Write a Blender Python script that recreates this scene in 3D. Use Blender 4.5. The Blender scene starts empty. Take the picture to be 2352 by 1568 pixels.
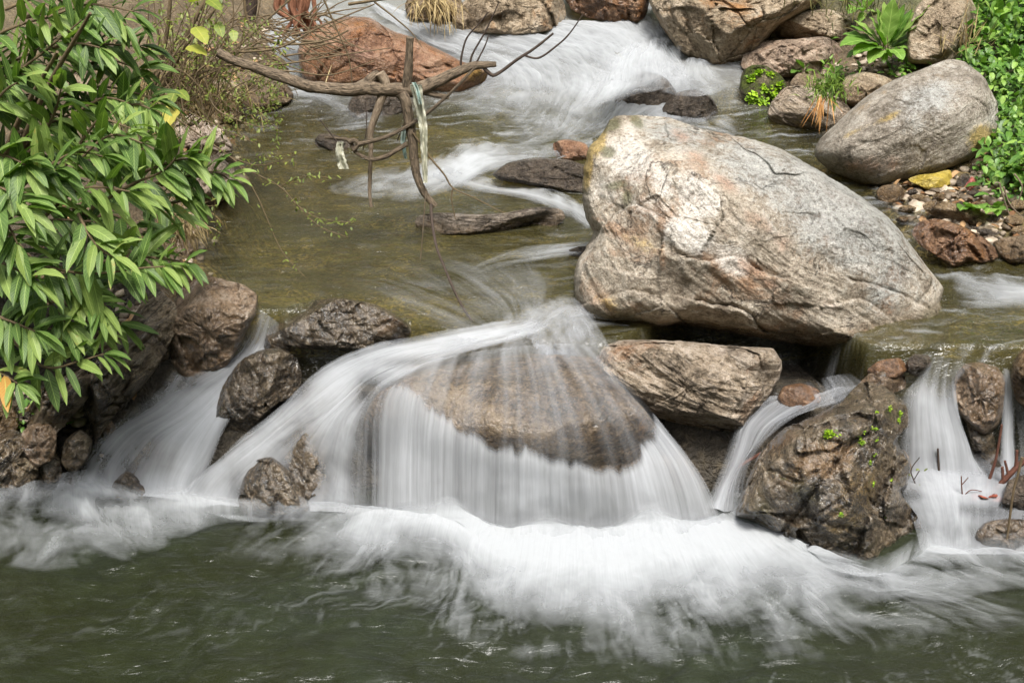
import bpy, math, random
import numpy as np
from mathutils import Vector

# ---------------------------------------------------------------- camera, sky, sun, exposure
scene = bpy.context.scene
COL = scene.collection
PITCH = math.radians(25.0)
CAM = np.array([0.0, 0.0, 3.2])
FPX = 3231.0                      # focal length in pixels of a 2352 x 1568 frame
cam_data = bpy.data.cameras.new("camera")
cam_data.sensor_width = 36.0
cam_data.lens = 36.0 * FPX / 2352.0
cam_data.clip_start = 0.05
cam_data.clip_end = 500.0
cam = bpy.data.objects.new("camera", cam_data)
COL.objects.link(cam)
cam.location = CAM.tolist()
cam.rotation_euler = (math.pi / 2 - PITCH, 0, 0)
scene.camera = cam

SUN_EL, SUN_AZ = 63.0, 172.0      # degrees, azimuth clockwise from +Y (high sun behind the camera)
world = bpy.data.worlds.new("World")
scene.world = world
world.use_nodes = True
wt = world.node_tree
sky = wt.nodes.new("ShaderNodeTexSky")
sky.sky_type = 'NISHITA'
sky.sun_disc = False
sky.sun_elevation = math.radians(SUN_EL)
sky.sun_rotation = math.radians(SUN_AZ)
sky.dust_density = 4.0
sky.air_density = 1.0
hs = wt.nodes.new("ShaderNodeHueSaturation")
hs.inputs["Saturation"].default_value = 0.35
wt.links.new(sky.outputs[0], hs.inputs["Color"])
wt.links.new(hs.outputs[0], wt.nodes["Background"].inputs["Color"])
wt.nodes["Background"].inputs["Strength"].default_value = 0.15
sun_data = bpy.data.lights.new("sun", 'SUN')
sun_data.energy = 2.35
sun_data.angle = math.radians(15)
sun_data.color = (1.0, 0.955, 0.885)
sun = bpy.data.objects.new("sun", sun_data)
COL.objects.link(sun)
az, el = math.radians(SUN_AZ), math.radians(SUN_EL)
sdir = Vector((math.sin(az) * math.cos(el), math.cos(az) * math.cos(el), math.sin(el)))
sun.rotation_euler = sdir.to_track_quat('Z', 'Y').to_euler()
scene.view_settings.view_transform = 'Standard'
scene.view_settings.look = 'None'
scene.view_settings.gamma = 1.0
scene.view_settings.use_curve_mapping = False
scene.view_settings.exposure = 1.04
scene.render.engine = 'CYCLES'
scene.cycles.use_denoising = True
scene.cycles.max_bounces = 8
scene.cycles.transparent_max_bounces = 40
scene.cycles.caustics_reflective = False
scene.cycles.caustics_refractive = False

rng = np.random.default_rng(7)
random.seed(7)

# ---------------------------------------------------------------- rays and places
CP, SP = math.cos(PITCH), math.sin(PITCH)
FWD = np.array([0, CP, -SP]); UPV = np.array([0, SP, CP]); RGT = np.array([1.0, 0, 0])
def ray(u, v):
    u = np.asarray(u, float); v = np.asarray(v, float)
    return FWD + ((u - 1176) / FPX)[..., None] * RGT + ((784 - v) / FPX)[..., None] * UPV
def at_z(u, v, z):
    d = ray(u, v); t = (np.asarray(z) - CAM[2]) / d[..., 2]
    return CAM + d * t[..., None]
def at_y(u, v, y):
    d = ray(u, v); t = np.asarray(y) / d[..., 1]
    return CAM + d * t[..., None]
def yat(v, z):
    return float(at_z(1176.0, v, z)[1])
def sstep(a, b, x):
    t = np.clip((x - a) / (b - a), 0, 1); return t * t * (3 - 2 * t)

# ---------------------------------------------------------------- noise
def _h(ix, iy, iz, seed):
    h = (ix.astype(np.int64) * 374761393 + iy.astype(np.int64) * 668265263 + iz.astype(np.int64) * 2147483647 + seed * 974634777) & 0xffffffff
    h = ((h ^ (h >> 13)) * 1274126177) & 0xffffffff
    h = ((h ^ (h >> 16)) * 2246822519) & 0xffffffff
    return h ^ (h >> 15)
def pn(x, y, z=0.0, seed=0):
    x = np.asarray(x, float); y = np.asarray(y, float) + 0 * x; z = np.asarray(z, float) + 0 * x
    xi, yi, zi = np.floor(x), np.floor(y), np.floor(z)
    xf, yf, zf = x - xi, y - yi, z - zi
    u, v, w = [f * f * f * (f * (f * 6 - 15) + 10) for f in (xf, yf, zf)]
    xi = xi.astype(np.int64); yi = yi.astype(np.int64); zi = zi.astype(np.int64)
    def g(dx, dy, dz):
        h = _h(xi + dx, yi + dy, zi + dz, seed)
        a = (h & 1023) / 1023.0 * 2 - 1; b = ((h >> 10) & 1023) / 1023.0 * 2 - 1; c = ((h >> 20) & 1023) / 1023.0 * 2 - 1
        return a * (xf - dx) + b * (yf - dy) + c * (zf - dz)
    L = lambda a, b, t: a + (b - a) * t
    return L(L(L(g(0,0,0), g(1,0,0), u), L(g(0,1,0), g(1,1,0), u), v), L(L(g(0,0,1), g(1,0,1), u), L(g(0,1,1), g(1,1,1), u), v), w)
def fbm(x, y, z=0.0, seed=0, octv=5, gain=0.5, lac=2.03):
    r = 0; a = 1.0; f = 1.0
    for o in range(octv):
        r = r + a * pn(np.asarray(x) * f, np.asarray(y) * f, np.asarray(z) * f, seed + o * 13)
        a *= gain; f *= lac
    return r
def ridged(x, y, z, seed, octv=4):
    r = 0; a = 1.0; f = 1.0
    for o in range(octv):
        r = r + a * (1 - 2.2 * np.abs(pn(x * f, y * f, z * f, seed + o * 17)))
        a *= 0.5; f *= 2.1
    return r

def catmull(P, n, closed=False):
    P = np.asarray(P, float); m = len(P)
    seg = np.linalg.norm(np.diff(np.vstack([P, P[:1]]) if closed else P, axis=0)[:, :2], axis=1)
    cum = np.concatenate([[0], np.cumsum(seg)]); t = np.linspace(0, cum[-1], n, endpoint=not closed)
    i = np.clip(np.searchsorted(cum, t, side='right') - 1, 0, len(seg) - 1)
    f = ((t - cum[i]) / np.maximum(seg[i], 1e-9))[:, None]
    if closed: g = lambda k: P[(i + k) % m]
    else: g = lambda k: P[np.clip(i + k, 0, m - 1)]
    p0, p1, p2, p3 = g(-1), g(0), g(1), g(2)
    return 0.5 * (2 * p1 + (p2 - p0) * f + (2 * p0 - 5 * p1 + 4 * p2 - p3) * f**2 + (3 * p1 - p0 - 3 * p2 + p3) * f**3)

# ---------------------------------------------------------------- mesh and object helpers
def mesh_obj(name, V, F, mat, parent=None, attrs=None, uv=None, smooth=True, origin=None):
    """one mesh object from arrays; F is an (n,4) or (n,3) array or a list of such arrays"""
    V = np.asarray(V, float)
    if origin is None: origin = np.array([V[:, 0].mean(), V[:, 1].mean(), V[:, 2].min()])
    origin = np.asarray(origin, float)
    Fs = F if isinstance(F, list) else [F]
    Fs = [np.asarray(f, np.int32) for f in Fs if len(f)]
    me = bpy.data.meshes.new(name)
    me.vertices.add(len(V)); me.vertices.foreach_set("co", (V - origin).astype(np.float32).ravel())
    li = np.concatenate([f.ravel() for f in Fs]); tot = np.concatenate([np.full(len(f), f.shape[1], np.int32) for f in Fs])
    st = np.concatenate([[0], np.cumsum(tot)[:-1]]).astype(np.int32)
    me.loops.add(len(li)); me.loops.foreach_set("vertex_index", li)
    me.polygons.add(len(tot)); me.polygons.foreach_set("loop_start", st); me.polygons.foreach_set("loop_total", tot)
    me.polygons.foreach_set("use_smooth", np.full(len(tot), smooth))
    me.update(calc_edges=True)
    for k, a in (attrs or {}).items():
        at = me.attributes.new(k, 'FLOAT', 'POINT'); at.data.foreach_set("value", np.asarray(a, np.float32))
    if uv is not None:
        l = me.uv_layers.new(name="UVMap"); l.data.foreach_set("uv", np.asarray(uv, np.float32)[li].ravel())
    me.validate()
    me.materials.append(mat)
    o = bpy.data.objects.new(name, me); COL.objects.link(o)
    if parent is not None:
        o.parent = parent
        o.location = (Vector(origin.tolist()) - Vector(world_loc(parent)))
    else: o.location = origin.tolist()
    return o
def world_loc(o):
    l = Vector(o.location)
    while o.parent: o = o.parent; l += Vector(o.location)
    return l
def empty(name, loc):
    o = bpy.data.objects.new(name, None); COL.objects.link(o); o.location = [float(c) for c in loc]; o.empty_display_size = 0.1; return o
def tag(o, label=None, cat=None, group=None, kind=None):
    for k, v in (("label", label), ("category", cat), ("group", group), ("kind", kind)):
        if v: o[k] = v
    return o
def gridF(nr, nc, close=False):
    r = np.arange(nr - 1)[:, None]; c = np.arange(nc if close else nc - 1)[None, :]
    a = r * nc + c; b = r * nc + (c + 1) % nc
    return np.stack([a, b, b + nc, a + nc], -1).reshape(-1, 4)

class Batch:
    def __init__(s): s.V = []; s.F = []; s.n = 0; s.U = []; s.A = []
    def add(s, V, F, uv=None, tone=0.5):
        s.V.append(V); s.F.append(np.asarray(F) + s.n); s.n += len(V)
        s.U.append(uv if uv is not None else np.zeros((len(V), 2))); s.A.append(np.full(len(V), tone) if np.isscalar(tone) else tone)
    def build(s, name, mat, parent=None, smooth=True, origin=None):
        F = {}
        for f in s.F: F.setdefault(f.shape[1], []).append(f)
        return mesh_obj(name, np.vstack(s.V), [np.vstack(v) for v in F.values()], mat, parent, {"tone": np.concatenate(s.A)}, np.vstack(s.U), smooth, origin)

def tube(batch, P, R, ns=7, seed=0, rough=0.0, n=None, tone=0.5):
    """a bent tapering tube through points P (world) with radii R"""
    P = np.asarray(P, float); R = np.asarray(R, float) * np.ones(len(P))
    if n is None: n = max(6, len(P) * 6)
    seg = np.linalg.norm(np.diff(P, axis=0), axis=1); cum = np.concatenate([[0], np.cumsum(seg)])
    t = np.linspace(0, cum[-1], n)
    idx = np.clip(np.searchsorted(cum, t, side='right') - 1, 0, len(seg) - 1); f = ((t - cum[idx]) / np.maximum(seg[idx], 1e-9))[:, None]
    m = len(P); g = lambda k: P[np.clip(idx + k, 0, m - 1)]
    p0, p1, p2, p3 = g(-1), g(0), g(1), g(2)
    C = 0.5 * (2 * p1 + (p2 - p0) * f + (2 * p0 - 5 * p1 + 4 * p2 - p3) * f**2 + (3 * p1 - p0 - 3 * p2 + p3) * f**3)
    r = np.interp(t, cum, R)
    T = np.gradient(C, axis=0); T /= np.linalg.norm(T, axis=1)[:, None] + 1e-12
    ref = np.array([0.31, -0.9, 0.3]); A = np.cross(T, ref); A /= np.linalg.norm(A, axis=1)[:, None] + 1e-9; B = np.cross(T, A)
    a = np.linspace(0, 2 * math.pi, ns, endpoint=False)
    rr = r[:, None] * np.ones(ns)[None, :]
    if rough:
        rr = rr * (1 + rough * fbm(np.cos(a)[None, :] * 1.5 + 0 * t[:, None], np.sin(a)[None, :] * 1.5, t[:, None] * 9, seed, 4))
    V = C[:, None, :] + rr[..., None] * (np.cos(a)[None, :, None] * A[:, None, :] + np.sin(a)[None, :, None] * B[:, None, :])
    uv = np.stack([np.broadcast_to(a / 6.283, (n, ns)), np.broadcast_to(t[:, None], (n, ns))], -1).reshape(-1, 2)
    V = V.reshape(-1, 3); F = gridF(n, ns, True)
    batch.add(V, F, uv, tone)
    for ring, c in ((0, C[0]), (n - 1, C[-1])):
        b = ring * ns; k = np.arange(ns)
        tri = np.stack([b + k, b + (k + 1) % ns, np.full(ns, 0)], -1)
        Vc = np.vstack([V[b:b + ns], c[None]]); tri = np.stack([k, (k + 1) % ns, np.full(ns, ns)], -1)
        batch.add(Vc, tri, np.zeros((ns + 1, 2)), tone)
    return C

# ---------------------------------------------------------------- material helpers
class NT:
    def __init__(s, name):
        s.m = bpy.data.materials.new(name); s.m.use_nodes = True; s.t = s.m.node_tree; s.t.nodes.clear()
        s.out = s.t.nodes.new("ShaderNodeOutputMaterial")
    def put(s, sock, v):
        if v is None: return
        if isinstance(v, bpy.types.NodeSocket): s.t.links.new(v, sock)
        else:
            if hasattr(sock.default_value, "__len__") and len(sock.default_value) == 4 and len(v) == 3: v = (*v, 1)
            sock.default_value = v
    def n(s, typ, props=None, **inp):
        nd = s.t.nodes.new("ShaderNode" + typ)
        for k, v in (props or {}).items(): setattr(nd, k, v)
        for k, v in inp.items():
            key = int(k[1:]) if k[0] == 'i' and k[1:].isdigit() else k.replace("_", " ")
            s.put(nd.inputs[key], v)
        return nd
    def noise(s, vec, scale, detail=5, rough=0.55, dist=0.0):
        return s.n("TexNoise", None, Vector=vec, Scale=scale, Detail=detail, Roughness=rough, Distortion=dist).outputs["Fac"]
    def math(s, op, a, b=0.0, clamp=False):
        return s.n("Math", {"operation": op, "use_clamp": clamp}, i0=a, i1=b).outputs[0]
    def ramp(s, fac, stops, interp='LINEAR'):
        nd = s.n("ValToRGB", None, Fac=fac); cr = nd.color_ramp; cr.interpolation = interp
        while len(cr.elements) < len(stops): cr.elements.new(0.5)
        for e, (p, c) in zip(cr.elements, stops):
            e.position = p; e.color = (c, c, c, 1) if np.isscalar(c) else (*c, 1)
        return nd.outputs[0]
    def mix(s, fac, a, b, mode='MIX'):
        nd = s.n("MixRGB", {"blend_type": mode}, Fac=fac, Color1=a, Color2=b); return nd.outputs[0]
    def smooth(s, x, a, b):
        nd = s.n("MapRange", {"interpolation_type": 'SMOOTHSTEP'}, i0=x, i1=a, i2=b, i3=0.0, i4=1.0); return nd.outputs[0]
    def attr(s, name): return s.n("Attribute", {"attribute_name": name}).outputs["Fac"]
    def bump(s, h, strength, dist, normal=None):
        return s.n("Bump", None, Height=h, Strength=strength, Distance=dist, Normal=normal).outputs[0]
    def mixs(s, fac, a, b):
        return s.n("MixShader", None, i0=fac, i1=a, i2=b).outputs[0]
    def done(s, sh): s.t.links.new(sh, s.out.inputs["Surface"]); return s.m

def rock_mat(name, dark, base, light, rust=None, rust_amt=0.5, axis=None, st_k=7.0, st_scale=3.0, st_amt=0.5, wet_z=None, wet=0.0, moss=0.0, scale=1.0, painted=False, speck=0.5, bump=1.0, rough=0.8, crack=0.5):
    g = NT(name)
    pos = g.n("TexCoord").outputs["Object"]
    geo = g.n("NewGeometry")
    big = g.noise(pos, 2.2 * scale, 6, 0.62, 0.4)
    mid = g.noise(pos, 9.0 * scale, 6, 0.65)
    fine = g.noise(pos, 48.0 * scale, 5, 0.7)
    grain = g.noise(pos, 130.0, 4, 0.65)
    f0 = g.math('ADD', g.math('ADD', g.math('MULTIPLY', big, 0.38), g.math('MULTIPLY', mid, 0.34)), g.math('MULTIPLY', fine, 0.28))
    col = g.ramp(f0, [(0.40, dark), (0.49, base), (0.585, light)])
    hgt = g.math('ADD', g.math('MULTIPLY', mid, 0.55), g.math('MULTIPLY', fine, 0.40))
    if axis is not None:
        ax = np.array(axis, float); ax /= np.linalg.norm(ax)
        dot = g.n("VectorMath", {"operation": 'DOT_PRODUCT'}, i0=pos, i1=tuple(ax)).outputs["Value"]
        sc = g.n("VectorMath", {"operation": 'SCALE'}, i0=tuple(ax), Scale=g.math('MULTIPLY', dot, st_k - 1)).outputs[0]
        wob = g.n("VectorMath", {"operation": 'ADD'}, i0=pos, i1=sc).outputs[0]
        st = g.noise(wob, st_scale * scale, 7, 0.62, 0.25)
        st2 = g.noise(wob, st_scale * 4.5 * scale, 4, 0.6, 0.1)
        sm = g.ramp(st, [(0.36, 1.0), (0.5, 0.0)])
        col = g.mix(g.math('MULTIPLY', sm, st_amt), col, dark)
        lm = g.ramp(st2, [(0.52, 0.0), (0.68, 1.0)])
        col = g.mix(g.math('MULTIPLY', lm, st_amt * 0.7), col, light)
        hgt = g.math('ADD', hgt, g.math('MULTIPLY', g.math('ADD', st, g.math('MULTIPLY', st2, 0.4)), 0.9 * st_amt + 0.2))
    if rust is not None:
        rm = g.noise(pos, 3.1 * scale, 6, 0.7, 0.6)
        lo = 0.66 - 0.3 * rust_amt
        col = g.mix(g.ramp(rm, [(lo, 0.0), (lo + 0.13, 0.85)]), col, rust)
    if painted:
        wob = g.math('MULTIPLY', g.math('SUBTRACT', mid, 0.5), 1.1)
        wob2 = g.math('MULTIPLY', g.math('SUBTRACT', fine, 0.5), 0.7)
        wsum = g.math('ADD', wob, wob2)
        for nm, c, k in (("grey", (0.37, 0.375, 0.36), 0.8), ("quartz", (0.66, 0.62, 0.57), 0.75), ("tan", (0.50, 0.36, 0.235), 0.85), ("stain", (0.36, 0.21, 0.135), 0.7), ("ochre", (0.42, 0.30, 0.10), 0.8), ("lichen", (0.10, 0.10, 0.04), 0.75)):
            a = g.math('ADD', g.attr(nm), wsum)
            cv = g.ramp(g.math('ADD', g.math('MULTIPLY', fine, 0.6), g.math('MULTIPLY', mid, 0.4)), [(0.38, tuple(0.55 * q for q in c)), (0.5, c), (0.62, tuple(min(0.85, 1.3 * q) for q in c))])
            col = g.mix(g.math('MULTIPLY', g.smooth(a, 0.36, 0.86), k), col, cv)
    # speckle, thin cracks
    col = g.mix(g.math('MULTIPLY', g.ramp(fine, [(0.30, 1.0), (0.44, 0.0)]), speck), col, dark, 'MIX')
    col = g.mix(g.math('MULTIPLY', g.ramp(fine, [(0.58, 0.0), (0.72, 1.0)]), speck * 0.6), col, light, 'MIX')
    col = g.mix(0.55, col, g.ramp(grain, [(0.3, 0.15), (0.7, 0.85)]), 'OVERLAY')
    ck = g.noise(pos, 2.6 * scale, 7, 0.6, 0.8)
    cl = g.math('ABSOLUTE', g.math('SUBTRACT', ck, 0.5))
    cm = g.math('MULTIPLY', g.ramp(cl, [(0.0, 1.0), (0.011, 0.0)]), g.ramp(g.noise(pos, 3.7 * scale, 3, 0.5), [(0.50, 0.0), (0.60, 1.0)]))
    col = g.mix(g.math('MULTIPLY', cm, crack), col, tuple(0.35 * c for c in dark))
    hgt = g.math('SUBTRACT', hgt, g.math('MULTIPLY', cm, 0.35 * crack))
    ro = rough
    wm = None
    if wet_z is not None:
        z = g.n("SeparateXYZ", None, i0=geo.outputs["Position"]).outputs[2]
        zz = g.math('ADD', z, g.math('MULTIPLY', g.math('SUBTRACT', mid, 0.5), -0.22))
        wm = g.math('SUBTRACT', 1.0, g.smooth(zz, wet_z - 0.03, wet_z + 0.07))
    if wet > 0:
        w2 = g.ramp(g.noise(pos, 4.0 * scale, 4, 0.6), [(0.62 - 0.35 * wet, 1.0), (0.74 - 0.2 * wet, 0.1)]) if wet < 1 else 1.0
        wm = w2 if wm is None else g.math('MAXIMUM', wm, w2)
    if moss > 0:
        nz = g.n("SeparateXYZ", None, i0=geo.outputs["Normal"]).outputs[2]
        mm = g.math('ADD', g.noise(pos, 6.0 * scale, 6, 0.7), g.math('MULTIPLY', nz, 0.12))
        lo = 0.78 - 0.32 * moss
        mmask = g.ramp(mm, [(lo, 0.0), (lo + 0.09, 1.0)])
        mcol = g.ramp(fine, [(0.35, (0.025, 0.035, 0.006)), (0.6, (0.10, 0.13, 0.012))])
        col = g.mix(g.math('MULTIPLY', mmask, 0.9), col, mcol)
        hgt = g.math('ADD', hgt, g.math('MULTIPLY', mmask, g.math('MULTIPLY', fine, 0.6)))
    if wm is not None:
        col = g.mix(wm, col, g.mix(1.0, col, (0.60, 0.54, 0.46), 'MULTIPLY'))
        ro = g.n("MapRange", None, i0=wm, i1=0.0, i2=1.0, i3=rough, i4=0.16).outputs[0]
    col = g.n("HueSaturation", None, Saturation=1.08, Value=1.04, Color=col).outputs[0]
    nb = g.bump(hgt, 0.95 * bump, 0.045)
    nb = g.bump(g.math('ADD', fine, g.math('MULTIPLY', grain, 0.5)), 0.6 * bump, 0.008, nb)
    b = g.n("BsdfPrincipled", None, Base_Color=col, Roughness=ro, Normal=nb)
    b.inputs["Specular IOR Level"].default_value = 0.45
    if wet >= 0.6:
        b.inputs["Coat IOR"].default_value = 1.6
        g.put(b.inputs["Coat Weight"], g.math('MULTIPLY', wm, 1.0)); b.inputs["Coat Roughness"].default_value = 0.12
        g.put(b.inputs["Coat Normal"], g.bump(g.math('ADD', mid, g.math('MULTIPLY', fine, 0.35)), 0.65, 0.035))
    return g.done(b.outputs[0])

def leaf_mat(name, c_dark, c_mid, c_light, rough=0.42, veins=9.0, vein_amt=0.35, trans=0.25, spec=0.5, young=None):
    g = NT(name)
    uv = g.n("UVMap").outputs[0]
    s = g.n("SeparateXYZ", None, i0=uv)
    x = g.math('ABSOLUTE', s.outputs[1]); t = s.outputs[0]
    tone = g.attr("tone")
    pos = g.n("TexCoord").outputs["Object"]
    nz = g.noise(pos, 30.0, 4, 0.6)
    stops = [(0.0, c_dark), (0.5, c_mid), (0.97, c_light)]
    if young is not None: stops = [(0.0, c_dark), (0.45, c_mid), (0.9, c_light), (0.985, young)]
    col = g.ramp(g.math('ADD', tone, g.math('MULTIPLY', g.math('SUBTRACT', nz, 0.5), 0.3)), stops)
    ph = g.math('SUBTRACT', g.math('MULTIPLY', t, veins), g.math('MULTIPLY', x, veins * 0.16))
    w = g.math('PINGPONG', ph, 0.5)                       # 0 at a vein
    vl = g.math('MULTIPLY', g.ramp(w, [(0.02, 1.0), (0.12, 0.0)]), g.smooth(x, 1.0, 0.8))
    mr = g.ramp(x, [(0.03, 1.0), (0.09, 0.0)])
    col = g.mix(g.math('MULTIPLY', g.math('MAXIMUM', g.math('MULTIPLY', vl, 0.4), mr), vein_amt), col, tuple(min(1, c * 2.0 + 0.03) for c in c_light))
    h = g.math('ADD', g.math('MULTIPLY', w, 0.6), g.math('MULTIPLY', nz, 0.5))
    nb = g.bump(g.math('SUBTRACT', h, mr), 0.22, 0.006)
    b = g.n("BsdfPrincipled", None, Base_Color=col, Roughness=rough, Normal=nb)
    b.inputs["Specular IOR Level"].default_value = spec
    tr = g.n("BsdfTranslucent", None, Color=g.mix(1.0, col, (1.3, 1.5, 0.6), 'MULTIPLY'), Normal=nb)
    return g.done(g.mixs(trans, b.outputs[0], tr.outputs[0]))

def plain_mat(name, c1, c2, scale=20.0, rough=0.8, stretch=None, bump=0.4, trans=0.0):
    g = NT(name)
    v = g.n("TexCoord").outputs["Object"]
    if stretch == 'uv':
        uv = g.n("UVMap").outputs[0]
        v = g.n("Mapping", None, Vector=uv, Scale=(6.0, 10.0, 1.0)).outputs[0]
        nz = g.noise(v, 3.0, 6, 0.65, 0.5)
    else: nz = g.noise(v, scale, 6, 0.65)
    tone = g.attr("tone")
    f = g.math('ADD', nz, g.math('MULTIPLY', g.math('SUBTRACT', tone, 0.5), 0.6))
    col = g.ramp(f, [(0.33, c1), (0.66, c2)])
    b = g.n("BsdfPrincipled", None, Base_Color=col, Roughness=rough, Normal=g.bump(nz, bump, 0.012))
    b.inputs["Specular IOR Level"].default_value = 0.3
    sh = b.outputs[0]
    if trans:
        sh = g.mixs(trans, sh, g.n("BsdfTranslucent", None, Color=col).outputs[0])
    return g.done(sh)

# ---------------------------------------------------------------- water levels and the ground
def z_up(y):
    return np.interp(y, [0, 8.2, 9.0, 9.6, 10.4, 11.2, 12.5, 16], [0.60, 0.60, 0.64, 0.74, 0.90, 1.06, 1.3, 2.0])
def y_rim(x):
    return np.interp(x, [-3, -1.2, -0.6, -0.2, 0.4, 0.62, 0.85, 1.35, 1.55, 3], [5.95, 5.93, 5.88, 5.66, 5.56, 5.75, 6.2, 6.1, 5.56, 5.52])
def z_water(x, y):
    d = np.maximum(y_rim(x) - y, 0)
    return z_up(y) - 2.2 * d - 5.0 * d * d
def at_up(u, v, lift=0.0):
    d = ray(u, v); z = np.full(d.shape[:-1], 0.6)
    for k in range(25):
        P = CAM + d * ((z - CAM[2]) / d[..., 2])[..., None]
        z = 0.5 * z + 0.5 * (z_water(P[..., 0], P[..., 1]) + lift)
    return CAM + d * ((z - CAM[2]) / d[..., 2])[..., None]

SHORE = np.array([(-7, -8), (-5.2, 2), (-4.2, 4.4), (-2.9, 5.25), (-2.27, 5.40), (-1.97, 5.50), (-1.78, 5.62), (-1.60, 5.85), (-1.52, 6.3), (-1.66, 7.1), (-1.66, 7.8),
                  (-1.8, 8.5), (-1.85, 9.2), (-1.55, 9.6), (-1.75, 10.3), (-1.8, 11.5), (-1.5, 14), (0.9, 14), (1.2, 11.2), (1.5, 10), (1.76, 9.6), (1.88, 9.1), (2.05, 8.4), (2.08, 7.9), (2.12, 7.3), (2.12, 6.95),
                  (2.9, 6.6), (4.2, 6.3), (4.2, 5.0), (5.5, 2), (7, -8)], float)
def signed_shore(x, y):
    """distance to the shore, positive on land"""
    best = np.full(x.shape, 1e9); inside = np.zeros(x.shape, bool)
    n = len(SHORE)
    for i in range(n):
        a, b = SHORE[i], SHORE[(i + 1) % n]; e = b - a
        t = np.clip(((x - a[0]) * e[0] + (y - a[1]) * e[1]) / (e @ e), 0, 1)
        d = np.hypot(x - a[0] - t * e[0], y - a[1] - t * e[1]); best = np.minimum(best, d)
        c = ((a[1] > y) != (b[1] > y)) & (x < (b[0] - a[0]) * (y - a[1]) / (b[1] - a[1] + 1e-12) + a[0])
        inside ^= c
    return np.where(inside, -best, best)
def axis(lo, a, b, hi, step, grow=1.18):
    c = list(np.arange(a, b + step / 2, step)); s = step
    while c[-1] < hi: s *= grow; c.append(c[-1] + s)
    s = step
    while c[0] > lo: s *= grow; c.insert(0, c[0] - s)
    return np.array(c)
def ground_z(x, y):
    d = signed_shore(x, y)
    lev = np.where(y < 5.3, 0.0, np.where(x < -1.5, 0.62 * sstep(5.35, 5.95, y), 0.62 * sstep(5.0, 5.7, y)))
    lev = np.where(y > 6, z_up(y), lev)
    bed = np.where(y < 4.9, -0.5, -0.5 + 0.78 * sstep(4.95, 5.6, y)); bed = np.where(y > 5.7, z_up(y) - 0.30, bed)
    bed = bed + 0.05 * fbm(x * 2.2, y * 2.2, 0, 3, 4)
    left = x < 0
    dl = np.maximum(d, 0)
    rise = np.where(left, 0.55 * np.minimum(dl, 0.5) + 0.28 * np.maximum(dl - 0.5, 0), 0.16 * np.minimum(dl, 0.6) + 0.42 * np.maximum(dl - 0.6, 0))
    rise = rise + np.where(left, 1, 0) * 0.5 * sstep(5.3, 5.9, y) * sstep(0.0, 0.5, dl) * (1 - sstep(6.4, 7.2, y)) * 0.3
    rise = rise + 0.55 * np.maximum(dl - 4, 0) * (dl < 60) + 0.06 * fbm(x * 1.6, y * 1.6, 0, 9, 5) * sstep(0, .3, dl) + 1.2 * fbm(x * 0.12, y * 0.12, 0, 19, 4) * sstep(4, 10, dl)
    far = np.maximum(y - 14, 0) * 0.45 * sstep(14, 18, y)
    z = np.where(d > 0, lev - 0.02 + rise, np.minimum(bed, lev - 0.02) * sstep(0, 0.25, -d) + (lev - 0.02) * (1 - sstep(0, 0.25, -d)))
    return z + far, d

def on_ground(u, v):
    d = ray(u, v); z = np.full(d.shape[:-1], 0.9)
    for k in range(30):
        P = CAM + d * ((np.minimum(z, 2.9) - CAM[2]) / d[..., 2])[..., None]
        z = 0.6 * z + 0.4 * ground_z(P[..., 0], P[..., 1])[0]
    return P
gx = axis(-70, -3.6, 4.6, 70, 0.035); gy = axis(-60, 4.6, 13, 90, 0.035)
X, Y = np.meshgrid(gx, gy)
GZ, GD = ground_z(X, Y)
GZ = GZ - 0.01 + np.where(X > 0, 0.007, 0.018) * ridged(X * 2.6, Y * 2.6, GZ * 2.6, 31, 4) * sstep(-0.3, 0.1, GD) * (np.abs(X) < 6)
g = NT("ground_soil")
pos = g.n("TexCoord").outputs["Object"]
n1 = g.noise(pos, 1.6, 7, 0.65); n2 = g.noise(pos, 14.0, 6, 0.7); n3 = g.noise(pos, 60.0, 4, 0.6)
vor = g.n("TexVoronoi", None, Vector=g.n("VectorMath", {"operation": 'ADD'}, i0=pos, i1=g.n("TexNoise", None, Vector=pos, Scale=8.0, Detail=3.0).outputs["Color"]).outputs[0], Scale=13.0)
vcol = g.n("SeparateColor", None, Color=vor.outputs["Color"])
peb = g.ramp(vcol.outputs[0], [(0.0, (0.035, 0.028, 0.016)), (0.35, (0.12, 0.095, 0.045)), (0.6, (0.17, 0.15, 0.07)), (0.85, (0.30, 0.24, 0.13)), (1.0, (0.07, 0.075, 0.05))])
edge = g.ramp(vor.outputs["Distance"], [(0.35, 1.0), (0.75, 0.35)])
peb = g.mix(0.8, peb, edge, 'MULTIPLY')
patch = g.ramp(g.noise(g.n('Mapping', None, Vector=pos, Scale=(1.0, 1.6, 1.0)).outputs[0], 2.3, 4, 0.55), [(0.38, (0.28, 0.24, 0.16)), (0.5, (0.9, 0.8, 0.5)), (0.62, (1.7, 1.5, 0.8))])
peb = g.mix(1.0, peb, patch, 'MULTIPLY')
soil = g.ramp(g.math('ADD', g.math('MULTIPLY', n1, 0.5), g.math('MULTIPLY', n2, 0.5)), [(0.36, (0.03, 0.022, 0.012)), (0.5, (0.10, 0.072, 0.04)), (0.64, (0.21, 0.16, 0.10))])
soil = g.mix(g.ramp(n3, [(0.55, 0.0), (0.7, 0.7)]), soil, (0.26, 0.17, 0.08))
wetrock = g.ramp(n2, [(0.35, (0.012, 0.010, 0.007)), (0.55, (0.045, 0.036, 0.024)), (0.7, (0.10, 0.08, 0.05))])
green = g.ramp(n2, [(0.35, (0.012, 0.02, 0.006)), (0.55, (0.05, 0.075, 0.02)), (0.7, (0.10, 0.13, 0.04))])
col = g.mix(g.attr("bed"), soil, peb)
col = g.mix(g.attr("rocky"), col, wetrock)
col = g.mix(g.attr("green"), col, green)
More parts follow.
